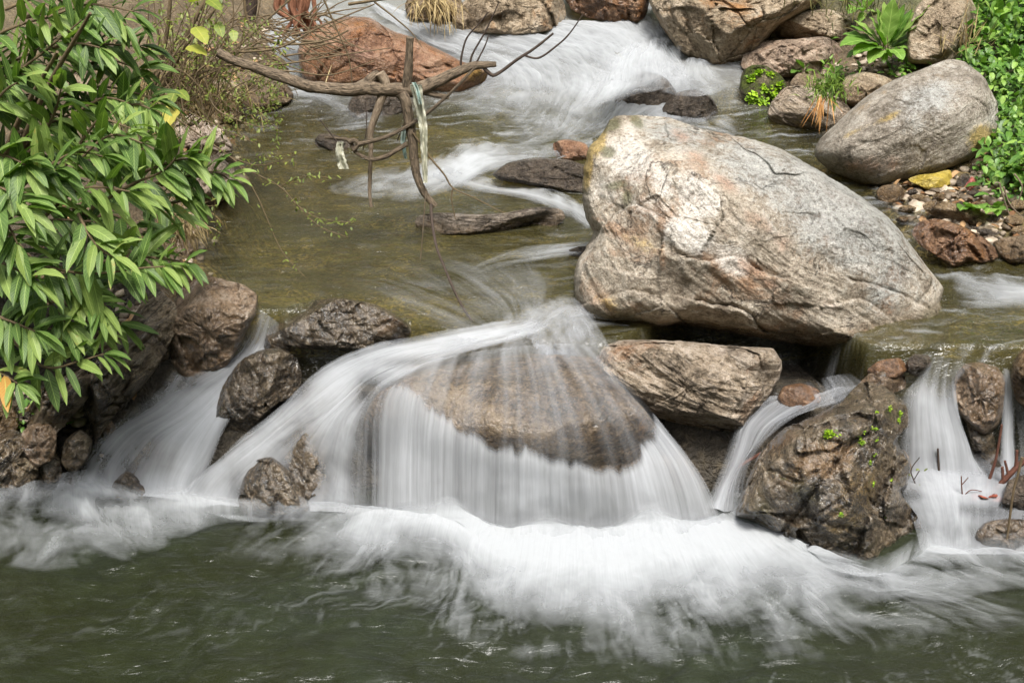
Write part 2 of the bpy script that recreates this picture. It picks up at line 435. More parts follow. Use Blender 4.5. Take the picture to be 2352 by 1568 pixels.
nb = g.bump(g.math('ADD', g.math('MULTIPLY', n2, 0.6), g.math('MULTIPLY', vor.outputs["Distance"], -0.5)), 0.8, 0.04)
b = g.n("BsdfPrincipled", None, Base_Color=col, Roughness=0.7, Normal=nb)
M_ground = g.done(b.outputs[0])
bedm = sstep(0.12, -0.1, GD + 0.15 * fbm(X * 5, Y * 5, 0, 4, 3)) * (Y > 5.6)
bedm = np.maximum(bedm, sstep(0.9, 0.5, GD) * (X > 1.2) * (Y > 6.2) * (Y < 8.0) * 0.45)
rocky = np.where((Y < 6.05), sstep(0.7, 0.3, GD), 0) * (Y > 4.5)
grn = np.maximum(sstep(1.3, 2.4, GD + 0.4 * fbm(X * 0.8, Y * 0.8, 0, 5, 3)), sstep(12, 15, Y))
grn = np.maximum(grn, 0.55 * sstep(0.6, 1.1, GD) * (X > 1.5))
mesh_obj("ground", np.stack([X, Y, GZ], -1).reshape(-1, 3), gridF(*X.shape), M_ground, attrs={"bed": bedm.ravel(), "rocky": rocky.ravel(), "green": grn.ravel()}, origin=(0, 0, 0))["kind"] = "structure"

# ---------------------------------------------------------------- water materials
WHITE = (0.50, 0.52, 0.54)
SILK = (0.56, 0.58, 0.61)
def water_mat(name, scatter, absorb, k, ripple, rough=0.08, stretch=(1, 1, 1), glint=1.0):
    g = NT(name)
    pos = g.n("TexCoord").outputs["Object"]
    mp = g.n("Mapping", None, Vector=pos, Scale=stretch).outputs[0]
    r1 = g.noise(mp, 7.0, 5, 0.6, 0.6); r2 = g.noise(mp, 26.0, 4, 0.6, 0.4)
    r3 = g.noise(g.n('Mapping', None, Vector=pos, Scale=(0.55, 2.0, 1)).outputs[0], 11.0, 4, 0.6, 0.8)
    nb = g.bump(g.math('ADD', g.math('ADD', r1, g.math('MULTIPLY', r2, 0.12)), g.math('MULTIPLY', r3, 0.9)), ripple, 0.03)
    depth = g.attr("depth")
    T = g.math('POWER', 2.718, g.math('MULTIPLY', depth, -k))
    tint = g.mix(T, absorb, (0.93, 0.95, 0.90))
    big = g.noise(pos, 0.8, 3, 0.5, 0.5)
    sc = g.mix(g.ramp(r1, [(0.4, 0.0), (0.6, 1.0)]), scatter, tuple(1.5 * c for c in scatter))
    sc = g.mix(g.ramp(big, [(0.4, 0.0), (0.6, 0.6)]), sc, (scatter[0] * 1.15, scatter[1] * 1.0, scatter[2] * 0.6))
    body = g.mixs(T, g.n("BsdfDiffuse", None, Color=sc).outputs[0], g.n("BsdfTransparent", None, Color=tint).outputs[0])
    fr = g.n("Fresnel", None, IOR=1.33, Normal=nb).outputs[0]
    gl = g.n("BsdfGlossy", None, Color=(0.95, 0.97, 1.0), Roughness=rough, Normal=nb).outputs[0]
    sh = g.mixs(g.math('MULTIPLY', fr, glint), body, gl)
    foam = g.attr("foam")
    fw = g.mixs(0.25, g.n("BsdfDiffuse", None, Color=WHITE).outputs[0], g.n("BsdfTranslucent", None, Color=WHITE).outputs[0])
    return g.done(g.mixs(foam, sh, fw))
M_up = water_mat("stream_water", (0.085, 0.078, 0.030), (0.55, 0.50, 0.22), 1.2, 0.8, 0.12, (1.0, 0.8, 1), 1.25)
M_low = water_mat("pool_water", (0.015, 0.019, 0.009), (0.3, 0.33, 0.2), 3.5, 0.55, 0.2, (1, 1, 1))

def silk_mat(name, col=WHITE, fine=1.0):
    g = NT(name)
    uv = g.n("UVMap").outputs[0]
    mp = g.n("Mapping", None, Vector=uv, Scale=(1.0, 0.035, 1.0)).outputs[0]
    n = g.noise(mp, 120.0, 4, 0.6, 0.2)
    a = g.attr("foam")
    aa = g.math('MULTIPLY', a, g.math('ADD', 1.0 - 0.45 * fine, g.math('MULTIPLY', n, 0.9 * fine)), True)
    d = g.n("BsdfDiffuse", None, Color=col, Roughness=0.5).outputs[0]
    t = g.n("BsdfTranslucent", None, Color=col).outputs[0]
    w = g.mixs(0.35, d, t)
    return g.done(g.mixs(aa, g.n("BsdfTransparent").outputs[0], w))
M_silk = silk_mat("falling_white_water", SILK, 0.5)
M_foam = silk_mat("churned_foam", WHITE, 0.45)

def silk(name, lines, prof=((0, 1), (1, 1)), across=None, mat=None, seed=1, con=1.1, ls=0.03, lt=0.5, lift=0.012, rough=0.012, holes=(), clump=0.0, coarse=0.6, mode='z', px=2.6, blur=0.35, gain=1.0, jag=None):
    """a sheet of silky white water lofted across streamlines; each point (u, v, z) or, on the upper stream, (u, v)"""
    mat = mat or M_silk
    ln = max(np.linalg.norm(np.diff(np.array([p[:2] for p in l], float), axis=0), axis=1).sum() for l in lines)
    nt = int(np.clip(ln / (px * 1.4), 20, 420))
    R = np.stack([catmull(np.array(l, float), nt) for l in lines])       # lines, nt, 2|3
    wd = np.linalg.norm(np.diff(R[:, :, :2], axis=0), axis=2).sum(0).max()
    ns = int(np.clip(wd / px, 12, 700))
    k = np.linspace(0, len(lines) - 1, ns); m = len(lines)
    i = np.clip(np.floor(k).astype(int), 0, m - 2); f = (k - i)[:, None, None]
    gk = lambda o: R[np.clip(i + o, 0, m - 1)]
    p0, p1, p2, p3 = gk(-1), gk(0), gk(1), gk(2)
    U = 0.5 * (2 * p1 + (p2 - p0) * f + (2 * p0 - 5 * p1 + 4 * p2 - p3) * f**2 + (3 * p1 - p0 - 3 * p2 + p3) * f**3)
    u, v = U[..., 0], U[..., 1]
    if U.shape[-1] == 3: P = at_z(u, v, U[..., 2])
    else: P = at_up(u, v)
    N = np.cross(np.gradient(P, axis=0), np.gradient(P, axis=1)); N /= np.linalg.norm(N, axis=-1)[..., None] + 1e-9
    N *= np.where((N * (CAM - P)).sum(-1) < 0, -1, 1)[..., None]
    sm = np.concatenate([[0], np.cumsum(np.linalg.norm(np.diff(P, axis=0), axis=-1).mean(1))])[:, None] + 0 * u
    tm = np.concatenate([np.zeros((ns, 1)), np.cumsum(np.linalg.norm(np.diff(P, axis=1), axis=-1), axis=1)], 1)
    wob = (1.4 + 3 * clump) * ls * fbm(sm / (ls * 6), tm / lt, 0, seed + 77, 3)
    st = 0.55 * fbm((sm + wob) / ls, tm / lt, 0.37, seed, 4, 0.6) + coarse * fbm((sm + wob) / (ls * 4.5), tm / (lt * 1.6), 0.7, seed + 5, 3)
    if clump > 0:
        cl_ = 1.5 * fbm(sm / 0.16 + 1.2 * fbm(sm / .3, tm / .3, .1, seed + 31, 2), tm / 0.20, 0.3, seed + 33, 5, 0.58)
        st = (1 - clump) * st + clump * cl_
    tt = np.linspace(0, 1, nt)[None, :] + 0 * u
    if jag is not None:      # (t0, amplitude): the white starts at a ragged line
        t0 = np.interp(k, np.arange(m), jag[0])[:, None] + jag[1] * (1.2 * fbm(sm / 0.16, 0 * sm, 0.2, seed + 3, 4, 0.7) + 0.3 * fbm(sm / 0.02, 0 * sm, .4, seed + 4, 2))
        d = jag[2] * np.ones_like(u) * sstep(0, 0.12, tt) + (1 - jag[2]) * sstep(t0 - 0.015, t0 + 0.05, tt)
        d = d * np.interp(tt, [p[0] for p in prof], [p[1] for p in prof])
    else:
        d = np.interp(tt, [p[0] for p in prof], [p[1] for p in prof])
    if across is not None:
        a = np.interp(k, np.arange(m), across)
        d = d * a[:, None]
    for (hu, hv, ru, rv, amt) in holes:
        q = ((u - hu) / ru)**2 + ((v - hv) / rv)**2 + 0.5 * st
        d = d * (1 - amt * np.exp(-np.maximum(q, 0)))
    al = np.clip(gain * d + con * st * np.sqrt(np.clip(d, 0, 1)) * (1.15 - np.clip(d, 0, 1)), 0, 1)
    al = al * sstep(0, 0.06, d)
    P = P + N * (lift + rough * st + rough * 0.8 * fbm(sm / 0.12, tm / 0.25, 0, seed + 9, 3))[..., None]
    V = P.reshape(-1, 3)
    o = mesh_obj(name, V, gridF(ns, nt), mat, attrs={"foam": al.ravel()}, uv=np.stack([sm, tm], -1).reshape(-1, 2))
    o["kind"] = "structure"
    return P

# ---------------------------------------------------------------- the lower pool
px_ = axis(-9, -2.9, 3.2, 9, 0.011, 1.25); py_ = axis(-7, 3.5, 5.75, 5.9, 0.009, 1.25)
X, Y = np.meshgrid(px_, py_)
cx, cy = 0.15, 5.6
ang = np.arctan2(X - cx, cy - Y); rad = np.hypot(X - cx, Y - cy)
w1 = fbm(X * 1.7, Y * 1.7, 0, 41, 4)
ax_ = ang + 0.22 * w1
fade = np.clip(1.6 - rad * 0.5, 0.15, 1)
wave = 0.034 * fbm(ax_ * 5, rad * 2.2 + w1, 0, 42, 3) + 0.012 * fbm(X * 5 + 2 * w1, Y * 9, 0, 43, 3)
Z = wave * (0.4 + 0.8 * fade)
Z = Z + 0.007 * fbm(X * 7 + 2.5 * w1, Y * 17 + 2 * w1, 0, 46, 3) * sstep(2.5, 3.4, Y) 
stk = fbm(ax_ * 46, rad * 2.4, 0, 44, 4, 0.65) + 0.7 * fbm(X * 9 + 5 * w1, Y * 24 + 4 * w1, 0, 45, 4, 0.55)
big_ = fbm(X * 1.4 + w1, Y * 2.6, 0, 48, 3)
foam = (0.01 + 0.42 * sstep(0.15, 1.1, stk + 0.6 * big_)) * (0.22 + 1.0 * fade * sstep(-1.5, 0.5, X)) * 0.6
bz, _ = ground_z(X, Y)
mesh_obj("pool_water", np.stack([X, Y, Z], -1).reshape(-1, 3), gridF(*X.shape), M_low, attrs={"depth": np.clip(Z - bz, 0, 1).ravel(), "foam": foam.ravel()}, origin=(0, 0, 0))["kind"] = "structure"

# ---------------------------------------------------------------- the upper stream
ux = axis(-4.2, -2.2, 3.1, 4.6, 0.012, 1.3); uy = np.concatenate([np.arange(5.1, 6.4, 0.011), np.arange(6.4, 9.2, 0.015), np.arange(9.2, 14, 0.024)])
X, Y = np.meshgrid(ux, uy)
w1 = fbm(X * 1.3, Y * 1.1, 0, 51, 4)
calm = sstep(8.7, 7.2, Y + 0.5 * X) * sstep(0.5, -0.1, X)
Z = z_water(X, Y) + (0.006 + 0.018 * (1 - calm)) * fbm(X * 3.2 + w1, Y * 2.4, 0, 52, 4) + 0.004 * fbm(X * 9 + 2 * w1, Y * 9, 0, 53, 3)
Z = Z + (0.02 + 0.05 * sstep(8.6, 10, Y)) * fbm(X * 1.6, Y * 1.1, 0, 54, 4) * sstep(8.2, 9.0, Y)
stk = fbm(X * 4 + w1 * 2, Y * 15 + 3 * w1, 0, 55, 5, 0.62)
foam = (0.05 + 0.34 * (1 - calm)) * sstep(0.0, 0.8, stk) + 0.35 * sstep(8.9, 9.8, Y)
bz, _ = ground_z(X, Y)
mesh_obj("stream_water", np.stack([X, Y, Z], -1).reshape(-1, 3), gridF(*X.shape), M_up, attrs={"depth": np.clip(Z - bz, 0, 1).ravel(), "foam": np.clip(foam, 0, 1).ravel()}, origin=(0, 0, 0))["kind"] = "structure"

# ---------------------------------------------------------------- rocks
def lin_closed(P, n):
    P = np.asarray(P, float); Q = np.vstack([P, P[:1]]); cum = np.concatenate([[0], np.cumsum(np.linalg.norm(np.diff(Q, axis=0), axis=1))])
    t = np.linspace(0, cum[-1], n, endpoint=False); return np.stack([np.interp(t, cum, Q[:, 0]), np.interp(t, cum, Q[:, 1])], -1)
def rock(name, label, outline, y, T, mat, planes=(), seed=1, amp=0.024, nfac=9, cut=0.28, p=2.9, k=0.009, chip=0.8, strata=None, crk=0.0, paint=None, group=None, cat="rock", parent=None, edge=0.025, det=1.0, back=1.0, c=None, grooves=()):
    r_ = np.random.default_rng(seed)
    O = 0.55 * catmull(np.array(outline, float), 400, True) + 0.45 * lin_closed(outline, 400)
    if c is None: c = np.array([(O[:, 0].min() + O[:, 0].max()) / 2, (O[:, 1].min() + O[:, 1].max()) / 2])
    c = np.array(c, float)
    D0 = y / ray(c[0], c[1])[1]
    per = np.linalg.norm(np.diff(O, axis=0), axis=1).sum()
    nphi = int(np.clip(per / 3.6 * det, 40, 760)); size = per / math.pi / 2
    nr = int(np.clip(size / 3.0 * det, 12, 170)); nb = max(6, nr // 4)
    th = np.arctan2(O[:, 1] - c[1], O[:, 0] - c[0]); R = np.hypot(O[:, 0] - c[0], O[:, 1] - c[1])
    od = np.argsort(th); th, R = th[od], R[od]
    phi = np.linspace(-math.pi, math.pi, nphi, endpoint=False)
    Rp = np.interp(phi, np.concatenate([th - 2 * math.pi, th, th + 2 * math.pi]), np.concatenate([R, R, R]))
    fr = max(2.0, size / 26.0)
    Rp = Rp * (1 + edge * fbm(np.cos(phi) * fr, np.sin(phi) * fr, 0.5, seed, 5, 0.6))
    th_f = np.linspace(0, 1, nr) ** 0.8; rr = np.sin(th_f * math.pi / 2)[:, None] + 0 * phi
    rr[0] = 0.004
    u = c[0] + rr * Rp * np.cos(phi); v = c[1] + rr * Rp * np.sin(phi)
    infl = T * (1 - rr**p)**(1 / p)
    D = D0 - infl
    d3 = ray(u, v)
    pl = []
    m2 = D0 / FPX
    for (pu, pv, n, ct) in planes:
        i = np.argmin((u - pu)**2 + (v - pv)**2); pl.append((pu, pv, np.array(n, float), D.ravel()[i] + ct * T))
    for _ in range(nfac):
        q = math.sqrt(r_.uniform(0.02, 0.8)); a = r_.uniform(-math.pi, math.pi)
        ia = int((a + math.pi) / 2 / math.pi * nphi) % nphi; Rm = Rp[ia] * m2
        w = math.sqrt(1 - q * q)
        n = q * math.cos(a) / Rm * RGT * 1.0 - q * math.sin(a) / Rm * UPV - w / T * FWD
        n = n / np.linalg.norm(n) + r_.normal(0, 0.16, 3); 
        pl.append((c[0] + q * Rp[ia] * math.cos(a), c[1] + q * Rp[ia] * math.sin(a), n, D0 - T * (1 - q**p)**(1 / p) + cut * T * r_.uniform(0.3, 1.2)))
    for (pu, pv, n, Dp) in pl:
        n = n / np.linalg.norm(n)
        num = n @ (ray(pu, pv) * Dp); den = d3 @ n
        Dn = np.where(den < -0.06, num / np.minimum(den, -0.06), -1e3)
        Dn = np.minimum(Dn, D0 + 0.15 * T)
        h = np.clip(0.5 + 0.5 * (Dn - D) / k, 0, 1)
        D = D + (Dn - D) * h + k * h * (1 - h)
    D_in = D
    P = CAM + d3 * D[..., None]
    L = max(0.08, size * m2 * 0.55)
    q = P / L
    dis = 0.6 * fbm(q[..., 0], q[..., 1], q[..., 2], seed, 5, 0.5)
    q2 = P / (L * 0.35)
    dis = dis + 0.32 * (ridged(q2[..., 0], q2[..., 1], q2[..., 2], seed + 5, 4) - 0.8)
    if strata is not None:
        ax = np.array(strata[0], float); ax /= np.linalg.norm(ax)
        a = P @ ax
        q3 = (P - a[..., None] * ax) * strata[1] * 0.16 + (a * strata[1])[..., None] * ax
        s = fbm(q3[..., 0], q3[..., 1], q3[..., 2], seed + 8, 5, 0.55)
        dis = dis + strata[2] * (np.clip(s * 2.2, -0.6, 0.6) + 0.5 * s)
    if chip > 0:
        for K, s_, a_ in ((20, 0.8, 0.9), (60, 0.45, 0.4), (120, 0.3, 0.14)):
            iq = r_.integers(0, u.size, K); S = P.reshape(-1, 3)[iq]; gk = r_.normal(0, 1.0, (K, 3)); ok_ = r_.normal(0, 0.25, K)
            pw = P + 0.10 * L * s_ * np.stack([fbm(q2[..., 0], q2[..., 1], q2[..., 2], seed + 50 + j, 3) for j in range(3)], -1)
            bd = np.full(u.shape, 1e9); bi = np.zeros(u.shape, int)
            for j in range(K):
                dj = ((pw - S[j])**2).sum(-1); w_ = dj < bd; bd = np.where(w_, dj, bd); bi = np.where(w_, j, bi)
            dis = dis + 1.7 * chip * a_ * np.clip(((P - S[bi]) * gk[bi]).sum(-1) / L + ok_[bi], -1, 1)
    if crk > 0:
        K = 16; iq = r_.integers(0, u.size, K); S = P.reshape(-1, 3)[iq]
        pw = P + 0.12 * L * np.stack([fbm(q2[..., 0], q2[..., 1], q2[..., 2], seed + 20 + j, 3) for j in range(3)], -1)
        dd = np.sort(np.stack([np.linalg.norm((pw - s), axis=-1) for s in S], -1), -1)
        ce = (dd[..., 1] - dd[..., 0]) / L
        dis = dis - crk * np.exp(-(ce / 0.045)**2)
        near = np.argmin(np.stack([np.linalg.norm((pw - s), axis=-1) for s in S], -1), -1)
        gk = r_.normal(0, 0.5, (K, 3)); dis = dis + 0.6 * ((P - S[near]) * gk[near]).sum(-1) / L * crk
    D = D - amp * min(1.0, size * m2 / 0.13) * dis * (1 - 0.3 * rr)
    for (gp, gw, gd, st_) in grooves:
        G = catmull(np.array(gp, float), 40); bd = np.full(u.shape, 1e9); sg = np.zeros(u.shape)
        wu = u + 5 * fbm(u / 22, v / 22, 0.3, seed + 90, 3); wv = v + 5 * fbm(u / 22, v / 22, 7.3, seed + 91, 3)
        for a_, b_ in zip(G[:-1], G[1:]):
            e_ = b_ - a_; t_ = np.clip(((wu - a_[0]) * e_[0] + (wv - a_[1]) * e_[1]) / (e_ @ e_ + 1e-9), 0, 1)
            dx, dy = wu - a_[0] - t_ * e_[0], wv - a_[1] - t_ * e_[1]; dd_ = np.hypot(dx, dy); w_ = dd_ < bd
            bd = np.where(w_, dd_, bd); sg = np.where(w_, np.sign(e_[0] * dy - e_[1] * dx), sg)
        D = D + gd * np.exp(-(bd / gw)**2) - st_ * (sg > 0) * np.exp(-(bd / (gw * 9))**2)
    front = CAM + d3 * D[..., None]
    De = D[-1]
    rb = np.sin(np.linspace(1, 0, nb + 1) * math.pi / 2)[1:, None] + 0 * phi
    rb[-1] = 0.004
    ub = c[0] + rb * Rp * np.cos(phi); vb = c[1] + rb * Rp * np.sin(phi)
    Db = De * rb**2 + D0 * (1 - rb**2) + back * T * np.sqrt(1 - rb**2) + 0.02
    bk = CAM + ray(ub, vb) * Db[..., None]
    V = np.concatenate([front, bk]).reshape(-1, 3)
    F = gridF(nr + nb, nphi, True)
    at = {}
    uu = np.concatenate([u, ub]); vv = np.concatenate([v, vb])
    for nm in (("grey", "quartz", "tan", "stain", "ochre", "lichen") if paint is not None else ()):
        a = np.zeros(uu.shape)
        for (n_, bu, bv, ru, rv, rot, am) in paint:
            if n_ != nm: continue
            cr, sr = math.cos(math.radians(rot)), math.sin(math.radians(rot))
            x_ = ((uu - bu) * cr + (vv - bv) * sr) / ru; y_ = (-(uu - bu) * sr + (vv - bv) * cr) / rv
            a = np.maximum(a, am * np.exp(-(x_**2 + y_**2) * 0.7))
        at[nm] = a.ravel()
    cap0 = np.arange(nphi)[None, ::-1]
    o = mesh_obj(name, V, F, mat, parent=parent, attrs=at)
    if parent is None: tag(o, label, cat, group)
    elif label: o["label"] = label
    return o

def base_y(outline, v, z, T, k=0.4):
    O = np.array(outline, float); c = ((O[:, 0].min() + O[:, 0].max()) / 2, (O[:, 1].min() + O[:, 1].max()) / 2)
    if z == 'g': return (float(on_ground(c[0], v)[1]) / float(ray(c[0], v)[1]) + k * T) * float(ray(*c)[1])
    if z is None: return (float(at_up(c[0], v)[1]) / float(ray(c[0], v)[1]) + k * T) * float(ray(*c)[1])
    return (yat(v, z) / float(ray(c[0], v)[1]) + k * T) * float(ray(*c)[1])
def R(name, label, outline, base, T, mat, kb=0.4, **kw):
    return rock(name, label, outline, base_y(outline, base[0], base[1], T, kb), T, mat, **kw)

TAN = dict(dark=(0.085, 0.062, 0.042), base=(0.29, 0.23, 0.165), light=(0.50, 0.43, 0.35))
M_big = rock_mat("pale_boulder_stone", (0.14, 0.11, 0.08), (0.40, 0.345, 0.275), (0.64, 0.58, 0.50), rust=(0.34, 0.21, 0.13), rust_amt=0.42, axis=(0.55, -0.3, 0.8), st_k=5, st_scale=2.2, st_amt=0.35, wet_z=0.60, painted=True, speck=0.7, crack=0.75)
M_egg = rock_mat("grey_boulder_stone", (0.12, 0.10, 0.075), (0.34, 0.30, 0.25), (0.52, 0.48, 0.42), rust=(0.32, 0.21, 0.10), rust_amt=0.25, axis=(-0.45, 0.25, 0.85), st_k=6, st_scale=3.0, st_amt=0.35, painted=True, speck=0.55, crack=0.35)
M_tan = rock_mat("tan_rock_stone", (0.10, 0.072, 0.045), (0.36, 0.285, 0.20), (0.55, 0.47, 0.37), rust=(0.33, 0.17, 0.07), rust_amt=0.40, axis=(0.2, 0, 1), st_amt=0.3, wet_z=0.80, crack=0.7)
M_pink = rock_mat("pinkish_rock_stone", (0.10, 0.07, 0.05), (0.36, 0.27, 0.20), (0.56, 0.46, 0.37), rust=(0.36, 0.22, 0.14), rust_amt=0.5, axis=(0.5, 0, 0.9), st_amt=0.35, crack=0.7)
M_brown = rock_mat("brown_rock_stone", (0.05, 0.035, 0.022), (0.21, 0.155, 0.10), (0.40, 0.32, 0.24), rust=(0.26, 0.13, 0.05), rust_amt=0.45, axis=(0.5, 0, 0.9), st_amt=0.6, wet_z=0.68, crack=0.6)
M_strat = rock_mat("layered_rock_stone", (0.06, 0.045, 0.03), (0.33, 0.265, 0.195), (0.58, 0.50, 0.42), rust=(0.28, 0.15, 0.08), rust_amt=0.35, axis=(0.42, 0.0, 0.9), st_k=9, st_scale=2.4, st_amt=0.85, wet_z=0.27, crack=0.5)
M_red = rock_mat("reddish_rock_stone", (0.15, 0.08, 0.055), (0.46, 0.30, 0.23), (0.64, 0.47, 0.38), rust=(0.50, 0.24, 0.11), rust_amt=0.45, painted=True, axis=(0.3, 0.1, 0.9), st_amt=0.25, wet_z=0.80, wet=0.15, crack=0.6)
M_orange = rock_mat("orange_rock_stone", (0.10, 0.05, 0.025), (0.31, 0.18, 0.105), (0.54, 0.36, 0.24), rust=(0.40, 0.18, 0.06), rust_amt=0.6, axis=(0.3, 0.1, 0.9), st_amt=0.4, wet=0.9, crack=0.6, bump=1.4)
M_grey = rock_mat("dark_grey_rock_stone", (0.03, 0.026, 0.024), (0.13, 0.115, 0.105), (0.28, 0.25, 0.225), axis=(0.1, 0, 1), st_amt=0.4, wet_z=0.65, wet=0.25, crack=0.5)
M_wet = rock_mat("wet_dark_rock_stone", (0.022, 0.018, 0.012), (0.19, 0.15, 0.105), (0.52, 0.45, 0.36), rust=(0.24, 0.13, 0.05), rust_amt=0.4, axis=(0.7, -0.2, 0.7), st_k=7, st_scale=3.2, st_amt=0.8, wet=1.0, moss=0.26, crack=0.6, bump=1.3)
M_film = rock_mat("drowned_rock_stone", (0.04, 0.03, 0.022), (0.165, 0.125, 0.088), (0.36, 0.29, 0.21), rust=(0.24, 0.145, 0.075), rust_amt=0.3, axis=(0.1, -0.6, 0.8), st_amt=0.3, wet=1.0, crack=0.3)
M_brownwet = rock_mat("brown_wet_block_stone", (0.06, 0.042, 0.026), (0.34, 0.245, 0.165), (0.60, 0.51, 0.43), rust=(0.17, 0.095, 0.03), rust_amt=0.6, axis=(0.4, 0.2, 0.8), st_amt=0.4, wet=0.7, moss=0.06, crack=0.5, bump=1.2)
M_ridge = rock_mat("mossy_wet_ridge_stone", (0.05, 0.04, 0.028), (0.29, 0.24, 0.18), (0.56, 0.49, 0.39), rust=(0.42, 0.29, 0.18), rust_amt=0.3, axis=(0.75, -0.1, 0.65), st_k=6, st_scale=2.6, st_amt=0.7, wet=1.0, moss=0.20, crack=0.7, bump=1.4, painted=True)
M_moss = rock_mat("moss_covered_stone", (0.04, 0.035, 0.02), (0.16, 0.13, 0.08), (0.32, 0.28, 0.19), axis=(0.3, 0, 0.9), st_amt=0.5, moss=1.0, crack=0.6)
M_bank = rock_mat("bank_slab_stone", (0.045, 0.035, 0.022), (0.29, 0.225, 0.15), (0.54, 0.46, 0.34), rust=(0.20, 0.12, 0.05), rust_amt=0.35, axis=(-0.75, 0.3, 0.62), st_k=9, st_scale=3.4, st_amt=0.9, wet=0.6, moss=0.25, crack=0.6, bump=1.5)
M_pale = rock_mat("pale_bank_stone", (0.17, 0.12, 0.085), (0.46, 0.37, 0.29), (0.64, 0.55, 0.47), rust=(0.40, 0.26, 0.16), rust_amt=0.35, axis=(0.3, 0.2, 0.9), st_amt=0.4, wet_z=0.63, crack=0.8)

# ---- the great boulder
BP = [("grey", 1930, 470, 260, 130, 38, 1.0), ("grey", 1560, 310, 110, 40, 12, 0.8), ("grey", 1760, 400, 160, 70, 25, 0.9), ("grey", 2050, 620, 80, 130, 30, 0.75), ("grey", 1610, 570, 40, 30, 0, .7),
      ("quartz", 1600, 452, 62, 42, 50, 1.25), ("quartz", 1450, 370, 75, 60, 40, 1.0), ("quartz", 1400, 420, 45, 60, 0, 0.7), ("quartz", 1585, 545, 75, 40, 25, 1.1), ("quartz", 1680, 595, 50, 34, 30, 1.1), ("quartz", 1520, 420, 60, 30, 50, 0.9), ("quartz", 1490, 480, 60, 50, 30, 0.7), ("quartz", 1920, 575, 40, 14, 20, 0.7), ("quartz", 1990, 615, 50, 12, 5, 0.7),
      ("stain", 1565, 314, 32, 20, 30, 0.70), ("stain", 1600, 370, 42, 26, 40, 0.66), ("stain", 1670, 425, 50, 22, 40, 0.70), ("stain", 1735, 505, 50, 24, 40, 0.66), ("stain", 1730, 615, 44, 22, 25, 0.78), ("stain", 1765, 652, 40, 18, 25, 0.66), ("stain", 1800, 560, 40, 40, 0, 0.55), ("stain", 1380, 700, 60, 40, 40, 0.62), ("stain", 1830, 690, 160, 40, 10, 0.43), ("stain", 2080, 780, 60, 20, 0, 0.47),
      ("ochre", 1372, 322, 20, 40, 15, 1.2), ("ochre", 1350, 385, 12, 50, 5, 1.2), ("ochre", 1400, 700, 50, 30, 40, 0.6), ("ochre", 1480, 560, 60, 30, 20, 0.5),
      ("lichen", 1396, 350, 20, 16, 0, 1.0), ("lichen", 1405, 288, 26, 16, -30, 1.1), ("lichen", 1418, 425, 34, 15, -15, 0.95), ("lichen", 1440, 450, 14, 24, 0, 0.9), ("lichen", 1460, 275, 14, 30, -40, 0.8), ("lichen", 2140, 745, 34, 50, 20, 0.9), ("lichen", 1360, 640, 40, 30, 0, 0.5)]
BIG = [(1390, 292), (1412, 268), (1470, 265), (1540, 272), (1620, 298), (1720, 318), (1790, 340), (1870, 385), (1960, 440), (2040, 500), (2090, 560), (2128, 610), (2165, 660), (2160, 695), (2182, 745), (2178, 775), (2140, 806), (2060, 818), (1960, 806), (1860, 795), (1740, 775), (1640, 758), (1560, 745), (1500, 758), (1420, 745), (1360, 738), (1322, 690), (1318, 650), (1325, 600), (1345, 570), (1362, 535), (1345, 500), (1337, 455), (1340, 390), (1352, 340), (1375, 315)]
R("boulder", "largest pale grey and tan boulder standing in the middle of the stream", BIG, (800, 0.50), 0.60, M_big, kb=0.5, seed=11, cat="boulder",
  planes=[(1830, 450, (0.16, -0.42, 0.88), 0.05), (1640, 380, (-0.10, -0.60, 0.78), 0.04), (1400, 430, (-0.75, -0.6, 0.35), 0.10), (1650, 690, (-0.05, -0.97, 0.12), 0.04), (1420, 660, (-0.5, -0.82, 0.05), 0.06), (1930, 720, (0.10, -0.93, 0.30), 0.02), (2120, 700, (0.75, -0.55, 0.35), 0.10), (1720, 560, (-0.12, -0.78, 0.58), 0.0), (1960, 560, (0.30, -0.50, 0.80), 0.04), (1500, 560, (-0.30, -0.86, 0.40), 0.03), (1560, 330, (-0.35, -0.45, 0.82), 0.05)],
  amp=0.034, nfac=3, cut=0.06, p=2.6, k=0.02, chip=0.5, strata=((0.55, -0.3, 0.8), 9, 0.5), crk=0.12, grooves=[([(1600, 690), (1654, 701), (1713, 715), (1755, 760), (1818, 772)], 5, 0.022, 0.035), ([(1950, 640), (2013, 657), (2057, 673), (2099, 692), (2140, 712)], 4, 0.015, 0.03), ([(1720, 490), (1785, 514), (1841, 533), (1919, 556), (2000, 600)], 5, 0.0, 0.016), ([(1350, 590), (1385, 520), (1420, 485), (1464, 473), (1520, 500)], 6, 0.012, 0.045), ([(1560, 585), (1620, 600), (1690, 590), (1740, 620), (1800, 640)], 6, 0.010, 0.045), ([(1580, 400), (1640, 440), (1660, 490), (1640, 530)], 6, 0.012, 0.035), ([(1900, 700), (1980, 690), (2040, 730), (2090, 780)], 4, 0.008, 0.025), ([(1370, 690), (1440, 670), (1500, 680), (1560, 730)], 6, 0.010, 0.04)], paint=BP, edge=0.012, c=(1720, 560))

